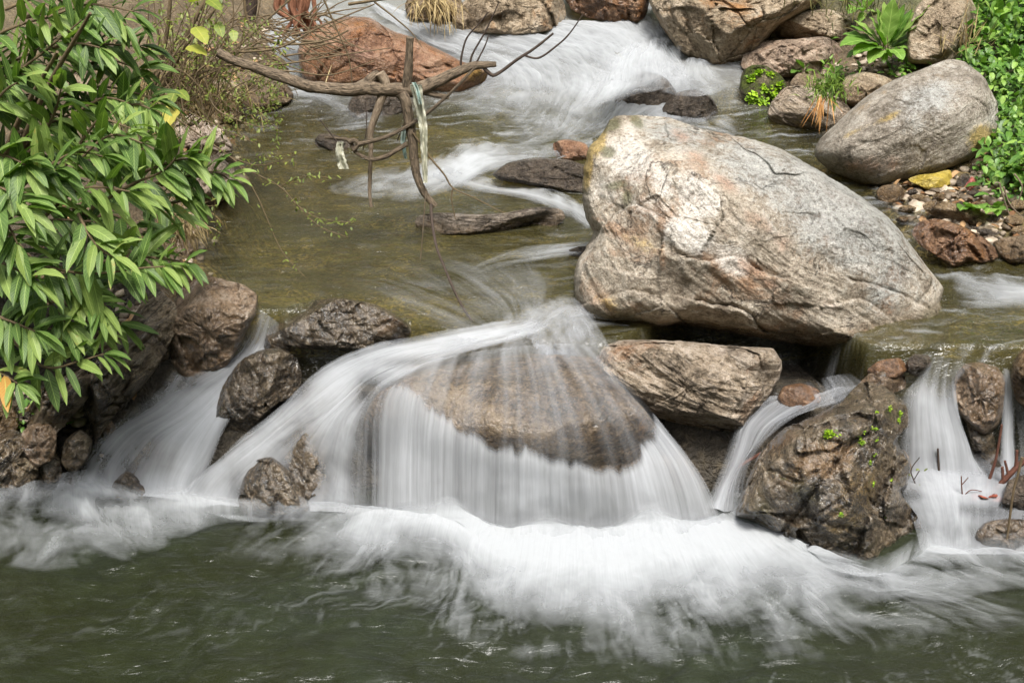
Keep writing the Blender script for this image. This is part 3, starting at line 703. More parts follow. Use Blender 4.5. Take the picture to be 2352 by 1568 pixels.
# ---- right bank boulders
EGG = [(1870, 345), (1885, 318), (1930, 275), (1985, 225), (2050, 185), (2120, 158), (2178, 136), (2215, 142), (2262, 180), (2290, 235), (2294, 280), (2275, 330), (2225, 370), (2150, 400), (2060, 422), (2010, 430), (1960, 415), (1905, 390), (1875, 365)]
R("boulder", "smooth egg-shaped grey boulder tilted on the bank above yellow plastic", EGG, (430, 'g'), 0.42, M_egg, kb=0.5, seed=23, cat="boulder",
  planes=[(2080, 260, (-0.25, -0.50, 0.83), 0.02), (2130, 375, (0.25, -0.92, -0.25), 0.05), (2270, 270, (0.8, -0.5, 0.2), 0.12)],
  amp=0.010, nfac=2, cut=0.05, p=2.2, k=0.05, strata=((-0.45, 0.25, 0.85), 12, 0.7), edge=0.012,
  paint=[("ochre", 2255, 320, 40, 30, -40, 1.0), ("ochre", 2040, 270, 40, 10, -25, 0.8), ("ochre", 1960, 305, 50, 8, -25, .6), ("quartz", 2280, 270, 18, 50, 10, 0.8), ("grey", 2130, 230, 120, 60, -25, 0.7), ("stain", 2000, 380, 110, 25, -5, 0.7)])
UR = [(1486, -10), (1500, 25), (1525, 70), (1555, 110), (1590, 140), (1615, 160), (1660, 158), (1715, 148), (1745, 110), (1790, 60), (1860, 20), (1900, -20), (1850, -80), (1700, -120), (1550, -90), (1495, -50)]
R("boulder", "tan cliff-like boulder with a dark wet underside at the top of the rapids", UR, (160, None), 0.70, M_tan, kb=0.5, seed=31, cat="boulder", planes=[(1680, 40, (-0.1, -0.72, 0.68), 0.0), (1560, 90, (-0.55, -0.75, -0.35), 0.12), (1660, 140, (0.0, -0.85, -0.5), 0.10)],
  amp=0.045, nfac=6, cut=0.14, strata=((0.3, 0, 0.95), 6, 0.4), crk=0.9, p=2.5, edge=0.02)
R("rock", "long pale slab resting behind the pinkish rock on the bank", [(1770, 90), (1790, 55), (1840, 28), (1900, 22), (1950, 35), (2000, 48), (2010, 75), (1960, 90), (1900, 96), (1830, 104)], (100, 'g'), 0.30, M_tan, seed=33, amp=0.03, crk=.6, strata=((0.1, 0, 1), 10, 0.5))
R("rock", "blocky pinkish white rock between the cliff boulder and the dock plant", [(1702, 150), (1715, 118), (1760, 96), (1830, 90), (1890, 84), (1925, 100), (1942, 140), (1930, 165), (1880, 175), (1800, 178), (1740, 180)], (178, 'g'), 0.28, M_pink, seed=35, amp=0.03, nfac=8, crk=.8, strata=((0.5, 0, 0.9), 9, 0.5))
R("rock", "small dark rock shaggy with bright green moss at the water edge", [(1698, 205), (1705, 165), (1728, 150), (1760, 152), (1790, 170), (1808, 195), (1795, 225), (1750, 245), (1712, 240)], (240, 0.66), 0.16, M_moss, seed=37, amp=0.02, nfac=6)
R("rock", "brown layered rock with dry orange needles hanging over it", [(1762, 265), (1772, 235), (1805, 200), (1850, 198), (1900, 215), (1945, 240), (1955, 262), (1920, 285), (1885, 300), (1830, 292), (1785, 285)], (295, 0.62), 0.20, M_strat, seed=39, amp=0.025, nfac=6, strata=((0.45, 0, 0.9), 16, 0.9))
R("rock", "pale rounded stone half hidden behind the egg-shaped boulder", [(1932, 200), (1945, 175), (1990, 165), (2045, 180), (2065, 205), (2030, 245), (1970, 250), (1935, 235)], (250, 'g'), 0.18, M_tan, seed=41, amp=0.02, nfac=4, c=(1990, 210))
R("rock", "little olive stone wedged between mossy rock and grass", [(1815, 190), (1835, 168), (1870, 175), (1885, 205), (1850, 222), (1818, 215)], (220, 'g'), 0.10, M_brown, seed=43, amp=0.015)
R("boulder", "tall tan boulder behind the dock plant beneath the green slope", [(2085, 60), (2110, 10), (2160, -30), (2220, -20), (2245, 30), (2240, 90), (2205, 135), (2140, 150), (2085, 140)], (150, 'g'), 0.30, M_tan, seed=45, amp=0.03, nfac=6, cat="boulder")
R("rock", "rusty brown wet rock face with water running down at the far top", [(1290, -30), (1400, -50), (1490, -30), (1488, 25), (1470, 52), (1410, 54), (1350, 42), (1310, 20)], (55, None), 0.30, M_orange, seed=47, amp=0.05, nfac=6, strata=((0.8, 0.2, 0.3), 10, 0.8))
R("rock", "grey streaked rock with a tuft of weeds behind the far rapids", [(1040, 30), (1080, -10), (1150, -60), (1260, -50), (1290, -10), (1300, 40), (1260, 72), (1180, 85), (1100, 80), (1050, 70)], (82, None), 0.40, M_tan, seed=49, amp=0.05, nfac=6)
R("rock", "olive rock with trailing dry grass beside the far white water", [(930, 10), (960, -40), (1040, -40), (1065, 20), (1040, 60), (980, 50), (940, 40)], (60, None), 0.25, M_brown, seed=50, amp=0.05)
# ---- left bank and mid-stream rocks
R("boulder", "rounded reddish brown boulder with orange foot beyond the dead branch", [(686, 120), (700, 75), (750, 52), (795, 38), (850, 42), (905, 72), (960, 90), (1010, 115), (1060, 140), (1120, 165), (1150, 195), (1120, 225), (1000, 240), (860, 235), (740, 215), (695, 180)], (205, None), 0.45, M_red, seed=51, cat="boulder", planes=[(860, 90, (0.05, -0.6, 0.8), 0.03), (1030, 160, (0.45, -0.7, 0.55), 0.06)], amp=0.03, nfac=5, crk=0.7, c=(900, 150), p=2.4, paint=[('stain', 780, 185, 70, 30, 0, 1.1), ('stain', 1080, 165, 60, 40, 20, 1.2), ('ochre', 1090, 170, 40, 25, 20, 0.8), ('stain', 740, 135, 30, 40, 0, 1.0), ('ochre', 800, 195, 50, 15, 0, .7)])
R("rock", "smooth grey rock in the water below the dead branch", [(798, 245), (812, 220), (850, 212), (905, 215), (935, 240), (940, 265), (900, 285), (840, 285), (805, 270)], (272, 0.61), 0.16, M_grey, seed=53, amp=0.012, nfac=3)
R("rock", "thin dark flat stone under the hanging rag", [(722, 325), (735, 308), (765, 308), (800, 322), (820, 335), (790, 350), (740, 350)], (342, 0.61), 0.07, M_grey, seed=55, amp=0.01)
R("rock", "long low flat rock lying across the calm pool", [(952, 508), (965, 494), (1010, 488), (1080, 492), (1150, 490), (1230, 476), (1285, 480), (1300, 500), (1270, 522), (1180, 530), (1080, 540), (990, 540), (958, 525)], (528, 0.61), 0.14, rock_mat("flat_pool_stone", (0.035, 0.028, 0.022), (0.16, 0.13, 0.10), (0.40, 0.35, 0.30), axis=(0, 0, 1), st_amt=0.9, wet_z=0.625, crack=0.4), seed=57, amp=0.016, nfac=6, strata=((0, 0, 1), 18, 0.8), planes=[(1100, 500, (0, -.25, 1), 0.1)])
R("rock", "dark wet hump with water sliding over it beside the largest boulder", [(1130, 400), (1170, 372), (1240, 362), (1310, 368), (1360, 390), (1370, 430), (1330, 450), (1270, 440), (1210, 425), (1150, 415)], (440, 0.60), 0.18, M_grey, seed=59, amp=0.015, nfac=3)
R("rock", "reddish stone breaking the surface above the dark wet hump", [(1270, 330), (1300, 320), (1345, 330), (1360, 360), (1320, 370), (1280, 362)], (362, 0.61), 0.10, M_red, seed=60, amp=0.012)
R("rock", "small black stone touching the left foot of the largest boulder", [(1305, 575), (1330, 566), (1365, 565), (1375, 585), (1340, 592), (1310, 588)], (588, 0.60), 0.06, M_grey, seed=61, amp=0.008)
R("rock", "rounded brown rock at the left shore under the dead branch", [(545, 265), (552, 200), (575, 165), (610, 158), (650, 185), (675, 215), (665, 235), (620, 255), (580, 275)], (262, 0.61), 0.28, M_brown, seed=63, amp=0.025, crk=0.5)
R("rock", "grey lichen rock under the twiggy bush at the left shore", [(455, 270), (470, 205), (505, 180), (545, 190), (560, 230), (552, 275), (510, 290), (470, 290)], (282, 0.62), 0.25, M_tan, seed=65, amp=0.025, crk=0.5)
R("rock", "pale crumbling bank rock beneath the hanging twigs", [(395, 330), (405, 280), (440, 262), (490, 285), (525, 320), (535, 345), (500, 380), (440, 400), (405, 380)], (375, 0.62), 0.22, M_pale, seed=67, amp=0.04, crk=0.9, nfac=9)
R("rock", "pale grey shore rock behind the longest drooping leaves", [(440, 420), (455, 375), (500, 355), (540, 395), (545, 430), (500, 470), (455, 480)], (470, 0.61), 0.18, M_pale, seed=69, amp=0.03, nfac=8, crk=0.6)
R("rock", "upright cream coloured shore stone beside the dried grass tuft", [(408, 500), (425, 468), (455, 480), (462, 530), (448, 590), (415, 620), (400, 560)], (600, 0.61), 0.14, M_pale, seed=71, amp=0.02, nfac=6)
BLOCK = [(375, 885), (385, 800), (400, 720), (412, 655), (455, 632), (510, 640), (560, 655), (592, 678), (588, 720), (560, 775), (530, 830), (490, 870), (440, 890), (400, 895)]
R("rock", "large brown wet block at the left end of the spillway", BLOCK, (870, 0.34), 0.30, M_brownwet, seed=73, planes=[(490, 690, (0.15, -0.75, 0.65), 0.02), (470, 790, (0.05, -0.98, -0.12), 0.06)], amp=0.03, nfac=7, cut=0.16, p=5.0, k=0.005, chip=0.8, crk=0.4)
R("rock", "low wet rim rock between the left chute and the main flow", [(640, 735), (660, 705), (720, 690), (780, 684), (850, 695), (910, 722), (945, 750), (940, 780), (880, 800), (780, 805), (690, 800), (645, 785)], (795, 0.47), 0.26, M_wet, seed=75, planes=[(780, 715, (0, -0.3, 0.95), 0.02), (780, 765, (0, -0.97, 0.1), 0.05)], amp=0.03, nfac=6, cut=.14, p=4.5, k=0.005, chip=0.8, crk=0.4)
R("rock", "dark dripping stone in the gap beside the left chute", [(600, 800), (615, 760), (640, 735), (665, 760), (670, 805), (640, 830), (605, 825)], (820, 0.42), 0.14, M_wet, seed=76, amp=0.02)
R("rock", "steep glossy black and white wet rock splitting the left cascade", [(485, 1035), (490, 960), (510, 890), (545, 835), (590, 805), (640, 798), (680, 820), (695, 860), (680, 905), (640, 925), (600, 960), (560, 1000), (510, 1045)], (1040, 0.12), 0.26, M_wet, seed=77, planes=[(620, 850, (0.3, -0.7, 0.6), 0.03), (530, 930, (-0.55, -0.8, 0.2), 0.08)], amp=0.035, nfac=7, cut=.16, k=0.005, chip=0.8, p=4.0, crk=0.4, strata=((0.6, -0.2, 0.7), 14, 0.6))
R("rock", "dark wet stone standing upright in the white cascade", [(640, 1020), (655, 978), (700, 958), (745, 972), (760, 1030), (755, 1150), (700, 1180), (660, 1120)], (1150, 0.02), 0.18, M_wet, kb=0.62, seed=79, amp=0.02, nfac=4, cut=.12, edge=.008)
R("rock", "pointed dark rock with thin water threads at the cascade foot", [(545, 1150), (560, 1095), (590, 1055), (625, 1048), (670, 1085), (700, 1130), (715, 1180), (640, 1195), (560, 1190)], (1180, 0.0), 0.18, M_wet, kb=0.45, seed=81, amp=0.02, nfac=4, cut=.14, edge=.008)
R("rock", "small pointed wet stone at the edge of the pool foam", [(248, 1140), (262, 1105), (290, 1080), (315, 1095), (338, 1130), (320, 1155), (270, 1155)], (1142, 0.0), 0.12, M_wet, seed=83, amp=0.018)
R("rock", "brown rock veiled by the left cascade", [(290, 1060), (310, 1020), (350, 1002), (400, 1008), (440, 1045), (430, 1100), (370, 1120), (310, 1110)], (1100, 0.02), 0.16, M_film, seed=85, amp=0.015, nfac=3)
# ---- right spillway rocks
UNDER = [(1358, 845), (1370, 800), (1420, 782), (1500, 780), (1600, 786), (1700, 795), (1775, 800), (1795, 830), (1790, 870), (1760, 920), (1720, 970), (1690, 1000), (1620, 985), (1530, 965), (1450, 930), (1395, 890)]
R("rock", "big layered grey-brown rock wedged under the largest boulder", UNDER, (985, 0.27), 0.30, M_strat, seed=87, planes=[(1560, 830, (-0.05, -0.62, 0.78), 0.02), (1560, 930, (-0.15, -0.97, -0.15), 0.04), (1740, 880, (0.7, -0.7, 0.0), 0.10)], amp=0.03, nfac=3, cut=0.08, p=2.8, strata=((0.42, 0.0, 0.9), 13, 1.1), crk=0.4)
RIDGE = [(1690, 1180), (1712, 1110), (1745, 1040), (1800, 985), (1880, 950), (1940, 915), (1975, 880), (2030, 885), (2085, 930), (2090, 975), (2060, 1010), (2090, 1060), (2085, 1110), (2070, 1130), (2110, 1190), (2130, 1240), (2110, 1270), (2040, 1310), (1950, 1320), (1880, 1300), (1800, 1240), (1730, 1200)]
ridge = R("rock", "big wet brown rock with bright moss spots rising from the foam", RIDGE, (1290, 0.0), 0.42, M_ridge, kb=0.5, seed=89, planes=[(1830, 1020, (-0.35, -0.55, 0.75), 0.03), (1800, 1150, (-0.5, -0.85, 0.15), 0.06), (1980, 1150, (0.15, -0.93, 0.33), 0.03), (2060, 1130, (0.7, -0.65, 0.3), 0.08), (1990, 940, (0.2, -0.6, 0.77), 0.03)],
  amp=0.045, nfac=5, cut=0.12, chip=1.2, strata=((0.75, -0.1, 0.65), 8, 0.45), crk=0.6, grooves=[([(1780, 1240), (1850, 1150), (1905, 1080), (1960, 1010)], 5, 0.03, -0.03), ([(1960, 1300), (1990, 1200), (2030, 1120), (2070, 1070)], 5, 0.03, 0.03), ([(1880, 1180), (1960, 1130), (2010, 1050)], 4, 0.02, 0.02), ([(2000, 1290), (2060, 1240), (2110, 1220)], 4, 0.02, -0.02)], p=2.4, c=(1920, 1100), paint=[("tan", 1880, 1060, 90, 46, -20, 1.0), ("tan", 1960, 1120, 40, 50, 40, .55), ("lichen", 1745, 1170, 50, 60, 0, 0.7), ("stain", 1790, 1020, 60, 20, -40, 0.7), ("lichen", 1850, 1130, 60, 60, 40, 0.7), ("ochre", 1960, 1150, 60, 120, 30, 0.6), ("lichen", 2040, 960, 40, 50, 0, 0.5), ("lichen", 2000, 1240, 80, 40, 0, .5)])
R("rock", "knob of brown stone leaning on the mossy wet rock", [(2035, 1075), (2050, 1040), (2075, 1032), (2094, 1060), (2088, 1100), (2060, 1118), (2040, 1105)], (1115, 0.12), 0.10, M_brownwet, seed=91, amp=0.012)
R("rock", "rounded olive brown rock between the two right-hand falls", [(2190, 905), (2195, 860), (2215, 835), (2255, 832), (2295, 845), (2312, 880), (2308, 930), (2295, 975), (2260, 1000), (2225, 975), (2200, 945)], (985, 0.32), 0.20, M_brownwet, seed=93, amp=0.02, nfac=5, crk=0.5)
R("rock", "dark wet stone under the olive brown rock beside the fall", [(2220, 970), (2240, 955), (2280, 990), (2290, 1060), (2260, 1090), (2235, 1050)], (1085, 0.12), 0.12, M_wet, seed=94, amp=0.02)
R("rock", "grey boulder cut off by the frame above the thin fall", [(2322, 880), (2325, 835), (2345, 805), (2390, 790), (2440, 820), (2450, 890), (2420, 950), (2370, 950), (2335, 920)], (945, 0.42), 0.22, M_brown, seed=95, amp=0.02)
R("rock", "purplish wet cube of stone at the lip of the fall", [(2082, 830), (2100, 812), (2135, 818), (2138, 845), (2110, 866), (2085, 855)], (862, 0.5), 0.09, M_grey, seed=97, amp=0.01, nfac=8)
R("rock", "reddish stone tucked into the dark under the largest boulder", [(1990, 850), (2020, 828), (2065, 822), (2085, 845), (2060, 870), (2010, 872)], (868, 0.5), 0.10, M_orange, seed=98, amp=0.012)
R("rock", "low brown stone at the head of the mossy wet rock", [(1970, 885), (2000, 855), (2040, 842), (2075, 858), (2080, 890), (2040, 905), (1990, 905)], (900, 0.44), 0.12, M_brownwet, seed=99, amp=0.015)
R("rock", "orange stone glowing through the water under the overhang", [(1785, 915), (1800, 888), (1840, 880), (1880, 895), (1885, 925), (1850, 945), (1805, 940)], (938, 0.36), 0.10, M_orange, seed=101, amp=0.01, nfac=3)
R("rock", "bluish dark wet rock behind the brown twig at the shelf edge", [(2300, 1150), (2315, 1105), (2345, 1090), (2400, 1085), (2420, 1140), (2400, 1190), (2340, 1190), (2305, 1175)], (1185, 0.08), 0.14, M_grey, seed=103, amp=0.03, nfac=8)
R("rock", "small dark stone rounded by the foam of the thin fall", [(2255, 1058), (2270, 1040), (2295, 1045), (2310, 1070), (2290, 1090), (2262, 1080)], (1085, 0.12), 0.07, M_grey, seed=104, amp=0.008)
R("rock", "brown stone seen through the little shelf fall", [(2240, 1230), (2260, 1200), (2310, 1190), (2370, 1195), (2400, 1240), (2380, 1275), (2290, 1275), (2245, 1262)], (1268, 0.0), 0.12, M_film, seed=105, amp=0.02)
# ---- right bank stones
R("rock", "round grey-brown stone lying below the yellow plastic", [(2012, 440), (2025, 427), (2055, 423), (2077, 435), (2075, 458), (2045, 475), (2018, 465)], (470, 'g'), 0.09, M_brown, seed=107, amp=0.01, nfac=4)
R("rock", "long pale stone like a loaf on the wet gravel", [(2118, 472), (2135, 462), (2180, 464), (2240, 480), (2300, 505), (2322, 522), (2290, 524), (2230, 518), (2170, 505), (2130, 490)], (515, 'g'), 0.12, M_tan, seed=109, amp=0.012, nfac=4, strata=((-0.3, 0, 0.9), 20, 0.6))
R("rock", "thin dark slate lying flat beside the loaf-shaped stone", [(2215, 520), (2240, 520), (2290, 530), (2318, 540), (2300, 548), (2250, 540), (2225, 530)], (546, 'g'), 0.05, M_grey, seed=111, amp=0.008)
R("rock", "wet orange-brown rock glistening at the edge of the side rapids", [(2095, 535), (2110, 510), (2150, 502), (2200, 515), (2250, 540), (2285, 568), (2292, 590), (2260, 605), (2225, 600), (2190, 615), (2150, 590), (2110, 560)], (610, None), 0.18, M_orange, seed=113, amp=0.03, nfac=8, crk=0.7)
R("rock", "angular dark grey stone beside the orange-brown wet rock", [(2285, 560), (2310, 545), (2370, 540), (2400, 570), (2370, 600), (2320, 605), (2295, 585)], (602, None), 0.12, M_brown, seed=115, amp=0.02, nfac=7)
R("rock", "greyish chip of stone next to the red wrapper", [(2196, 420), (2205, 403), (2222, 398), (2232, 415), (2222, 435), (2204, 436)], (437, 'g'), 0.06, M_grey, seed=117, amp=0.008)
# ---- stones of the left bank wall
R("rock", "great dark slanting slab of layered rock forming the left bank", [(80, 1110), (100, 1000), (180, 900), (255, 810), (330, 690), (370, 670), (405, 700), (408, 745), (375, 820), (330, 885), (270, 950), (225, 1010), (172, 1100), (130, 1125)], (1105, 0.0), 0.30, M_bank, kb=0.2, seed=121, amp=0.035, nfac=5, crk=1.0, strata=((-0.75, 0.3, 0.62), 14, 1.2), c=(250, 900))
R("rock", "tan block on top of the dark slanting slab", [(345, 700), (372, 668), (400, 690), (407, 718), (375, 742), (350, 735)], (738, 0.55), 0.10, M_tan, seed=123, amp=0.015, nfac=7)
R("rock", "pale triangular stone at the edge of the left cascade", [(226, 965), (245, 945), (266, 985), (245, 1015), (232, 1000)], (1008, 0.16), 0.06, M_pale, seed=125, amp=0.006, nfac=5)
R("rock", "rounded tan stone set into the left bank below the leaves", [(262, 800), (270, 765), (295, 758), (306, 785), (298, 825), (272, 832)], (828, 0.42), 0.10, M_tan, kb=-0.6, seed=127, amp=0.01)
R("rock", "grey glistening stone at the foot of the left bank", [(78, 1110), (82, 1050), (108, 1022), (138, 1045), (142, 1095), (115, 1120)], (1115, 0.0), 0.12, M_wet, kb=0.0, seed=129, amp=0.02)
R("rock", "tan angular rock below the lowest spray of leaves", [(-30, 1000), (-20, 915), (15, 900), (42, 950), (40, 985), (5, 1005)], (1000, 0.20), 0.16, M_tan, kb=0.2, seed=131, amp=0.02, nfac=7)
R("rock", "dark mossy rock at the bottom corner of the left bank", [(-40, 1130), (-30, 1010), (30, 985), (85, 1020), (90, 1090), (60, 1135), (0, 1140)], (1128, 0.0), 0.22, M_bank, kb=0.2, seed=133, amp=0.03, nfac=6, crk=0.8)
R("rock", "layered brown rock half hidden by leaves on the left bank", [(60, 1010), (70, 930), (110, 880), (180, 850), (240, 800), (250, 850), (190, 930), (140, 985), (95, 1030)], (1020, 0.25), 0.16, M_bank, kb=0.4, seed=135, amp=0.03, nfac=6, strata=((-0.75, 0.3, 0.62), 18, 1.0))
R("rock", "mottled boulder deep in the shrub behind its upper leaves", [(145, 215), (155, 180), (185, 170), (215, 185), (225, 220), (200, 245), (165, 248)], (248, 1.25), 0.16, M_tan, seed=137, amp=0.015)

for (lab, ol, b_, T_) in [("dark drowned hump splitting the far rapids", [(1410, 235), (1430, 190), (1480, 165), (1530, 180), (1560, 225), (1540, 265), (1450, 270)], 262, .22),
                          ("wet brown hump below the far rapids nearest the cliff boulder", [(1520, 255), (1550, 215), (1600, 205), (1640, 230), (1650, 270), (1590, 285)], 280, .16)]:
    R("rock", lab, ol, (b_, None), T_, M_grey, kb=0.95, seed=int(ol[0][0]), amp=.012, nfac=3)

for q, (u, v, w, h) in enumerate([(2110, 455, 26, 9), (2160, 452, 20, 8), (2195, 468, 24, 8), (2085, 480, 22, 9), (2255, 470, 18, 8), (2280, 500, 26, 9), (2330, 505, 24, 12), (2075, 505, 18, 9), (2240, 445, 22, 9), (2340, 470, 20, 12), (2300, 560, 20, 9), (2100, 440, 16, 7), (2345, 530, 24, 12)]):
    R("stone", "small flat stone in the jumble on the wet gravel of the right bank", [(u - w, v), (u - .6 * w, v - .8 * h), (u + .2 * w, v - h), (u + w, v - .2 * h), (u + .7 * w, v + .8 * h), (u - .5 * w, v + h)], (v + h, 'g'), .05, (M_tan, M_brown, M_grey)[q % 3], kb=-0.3, seed=400 + q, amp=.008, cat="stone", group="small flat stones on the right bank gravel")
for lab, ol, b_, T_, m_ in [("jagged tan stone jutting from the left bank wall beneath the brown block", [(300, 735), (318, 700), (345, 705), (352, 745), (330, 775), (305, 765)], (772, .48), .12, M_tan),
                            ("grey slanting plate of rock beside the brown block", [(335, 800), (352, 750), (390, 725), (402, 760), (385, 830), (350, 870), (335, 850)], (868, .32), .12, M_bank),
                            ("mossy wedge of rock low in the left bank above the cascade", [(190, 930), (215, 870), (262, 840), (280, 870), (262, 930), (215, 975)], (970, .22), .14, M_bank),
                            ("pale broken stone showing between the lowest leaves", [(200, 800), (215, 765), (250, 755), (262, 785), (245, 825), (212, 828)], (826, .44), .12, M_pale),
                            ("brown angular stone just above the pool foam at the left bank", [(140, 1060), (150, 1010), (185, 985), (212, 1010), (200, 1060), (165, 1090)], (1088, .04), .14, M_bank),
                            ("olive stained stone face low on the left bank beside the corner rock", [(40, 1050), (52, 990), (95, 965), (130, 990), (125, 1050), (80, 1075)], (1072, .10), .14, M_brownwet)]:
    R("rock", lab, ol, (b_[0], b_[1]), T_, m_, kb=-0.2, seed=int(ol[0][0]) + 7, amp=.03, nfac=9, chip=1.0)

# ---------------------------------------------------------------- the drowned dome rock and its curtain
DOME = [[(905,868,.57),(868,892,.52),(838,945,.42),(826,1030,.26),(824,1165,-.02)],
        [(945,852,.585),(908,890,.54),(890,945,.45),(884,1035,.27),(884,1185,-.02)],
        [(1000,836,.595),(975,882,.555),(962,945,.46),(958,1045,.27),(955,1200,-.02)],
        [(1070,823,.60),(1056,885,.555),(1046,985,.43),(1042,1080,.25),(1040,1212,-.02)],
        [(1140,814,.603),(1138,890,.56),(1133,1005,.425),(1130,1095,.25),(1127,1218,-.02)],
        [(1200,807,.605),(1215,890,.56),(1225,1020,.415),(1228,1100,.26),(1230,1222,-.02)],
        [(1255,803,.605),(1295,895,.55),(1335,1030,.39),(1345,1110,.25),(1352,1222,-.02)],
        [(1300,801,.605),(1370,902,.535),(1430,1030,.36),(1455,1105,.23),(1475,1218,-.02)],
        [(1335,803,.60),(1420,907,.515),(1505,1015,.35),(1552,1100,.21),(1580,1208,-.02)],
        [(1360,809,.595),(1465,917,.485),(1560,1030,.31),(1615,1110,.15),(1650,1190,-.02)]]
R_ = np.stack([catmull(np.array(l, float), 90) for l in DOME])
k = np.linspace(0, 9, 200); i = np.clip(np.floor(k).astype(int), 0, 8); f = (k - i)[:, None, None]
Rd = R_[i] * (1 - f) + R_[i + 1] * f
P = at_z(Rd[..., 0], Rd[..., 1], Rd[..., 2])
tt = np.linspace(0, 1, 90)[None, :]
off = 0.035 + 0.20 * sstep(0.35, 0.7, tt)
P = P + np.stack([0 * off, off * (0.35 + 0.9 * tt), -off * (1 - 0.8 * tt)], -1)
L = 0.13
dis = 0.6 * fbm(P[..., 0] / L, P[..., 1] / L, P[..., 2] / L, 61, 5) + 0.4 * ridged(P[..., 0] / .06, P[..., 1] / .06, P[..., 2] / .06, 62, 3) - 0.3
P = P + np.stack([0 * dis, -0.012 * dis, 0.012 * dis], -1)
Pb = P.copy(); Pb[..., 1] += 0.75; Pb[..., 2] -= 0.25
ns_, nt_ = P.shape[:2]; nv = ns_ * nt_
idx = np.arange(nv).reshape(ns_, nt_)
def strip(a): return np.stack([a[:-1], a[1:], a[1:] + nv, a[:-1] + nv], -1)
Fd = np.vstack([gridF(ns_, nt_), gridF(ns_, nt_) + nv, strip(idx[0]), strip(idx[-1]), strip(idx[:, 0]), strip(idx[:, -1])])
tag(mesh_obj("rock", np.vstack([P.reshape(-1, 3), Pb.reshape(-1, 3)]), Fd, M_film), "broad domed brown rock with a sheet of water curtaining over its brow", "rock")

# jagged brow where the white begins, per streamline
silk("waterfall", DOME, prof=((0, .2), (.1, .3), (.2, .62), (.4, .74), (.8, .76), (1, .95)), across=(.0, .7, .95, 1, 1, 1, 1, 1, .95, 0), seed=101, coarse=0.95, ls=0.022, lt=2.0, con=1.35, lift=0.02, rough=0.010,
     jag=((.12, .13, .22, .39, .49, .555, .64, .66, .49, .40), 0.05, 0.04), gain=1.04, px=2.0)
# smooth glassy water and soft wisps over the brow
silk("waterfall", [[(p[0], p[1], p[2] + .004) for p in l[:4]] for l in DOME], prof=((0, .28), (.2, .22), (.5, .14), (.8, .08), (1, .02)), across=(.2, .8, .8, .6, .6, .7, .9, 1, .7, 0), seed=103, coarse=.8, ls=0.03, lt=1.6, con=0.75, lift=0.03, rough=0.006)
# the trough spilling over the dome's back
silk("waterfall", [[(1040,770,.605),(1000,800,.60),(950,835,.59),(900,880,.54)], [(1110,752,.61),(1085,795,.605),(1050,830,.60),(1020,880,.555)], [(1170,730,.615),(1165,785,.608),(1150,825,.605),(1140,890,.555)], [(1215,705,.62),(1225,770,.61),(1235,820,.605),(1245,890,.55)], [(1260,690,.62),(1285,760,.61),(1305,820,.60),(1345,900,.535)], [(1310,690,.615),(1340,760,.605),(1375,830,.585),(1430,910,.505)], [(1350,715,.61),(1385,775,.60),(1415,840,.565),(1470,920,.475)]],
     prof=((0, 0), (.25, .20), (.5, .22), (.75, .10), (1, 0)), across=(0, 1.1, .9, .7, .7, .8, 0), mat=M_silk, clump=0.35, seed=105, ls=0.035, lt=0.5, con=1.3, lift=0.03, rough=0.007)

# main white band turning to the left cascade
MAIN = [[(1330,682,.612),(1262,698,.616),(1190,735,.62),(1120,752,.625),(1000,772,.60),(860,800,.565),(745,850,.50),(655,935,.37),(565,1000,.27),(480,1085,.13),(405,1155,0)],
        [(1334,689,.612),(1265,706,.616),(1210,742,.62),(1140,762,.625),(1000,787,.60),(850,822,.56),(735,880,.48),(640,965,.335),(550,1035,.22),(475,1100,.11),(432,1160,0)],
        [(1338,696,.612),(1268,714,.616),(1225,750,.62),(1150,770,.625),(1000,800,.60),(850,842,.545),(745,910,.445),(655,985,.31),(575,1050,.2),(520,1105,.1),(490,1165,0)],
        [(1342,703,.612),(1271,722,.616),(1235,755,.62),(1160,776,.62),(1010,810,.60),(860,860,.535),(775,930,.42),(705,985,.32),(640,1040,.22),(590,1100,.11),(560,1168,0)],
        [(1346,710,.612),(1274,730,.616),(1240,758,.62),(1170,780,.62),(1020,815,.595),(875,870,.53),(800,945,.41),(765,1010,.3),(745,1080,.16),(735,1120,.09),(730,1172,0)],
        [(1350,717,.612),(1277,738,.616),(1245,760,.62),(1180,783,.62),(1035,818,.595),(890,880,.52),(820,955,.41),(795,1020,.29),(788,1085,.15),(785,1125,.08),(782,1175,0)],
        [(1354,724,.612),(1280,746,.616),(1250,765,.615),(1190,788,.615),(1050,825,.59),(900,890,.51),(845,960,.41),(838,1030,.28),(842,1095,.14),(845,1135,.07),(846,1178,0)]]
silk("waterfall", MAIN, prof=((0, 0), (.10, .12), (.22, .85), (.38, .80), (.55, .92), (1, .92)), across=(0, .85, 1.0, .9, .8, .85, 0), clump=0.25, seed=111, ls=0.035, lt=0.8, con=0.95, lift=0.02, rough=0.012,
     holes=[(700, 1060, 55, 95, 0.72), (635, 1125, 65, 55, .62), (850, 900, 35, 40, .7), (960, 838, 90, 14, .45), (545, 1120, 25, 40, .5), (690, 890, 30, 30, .5)])
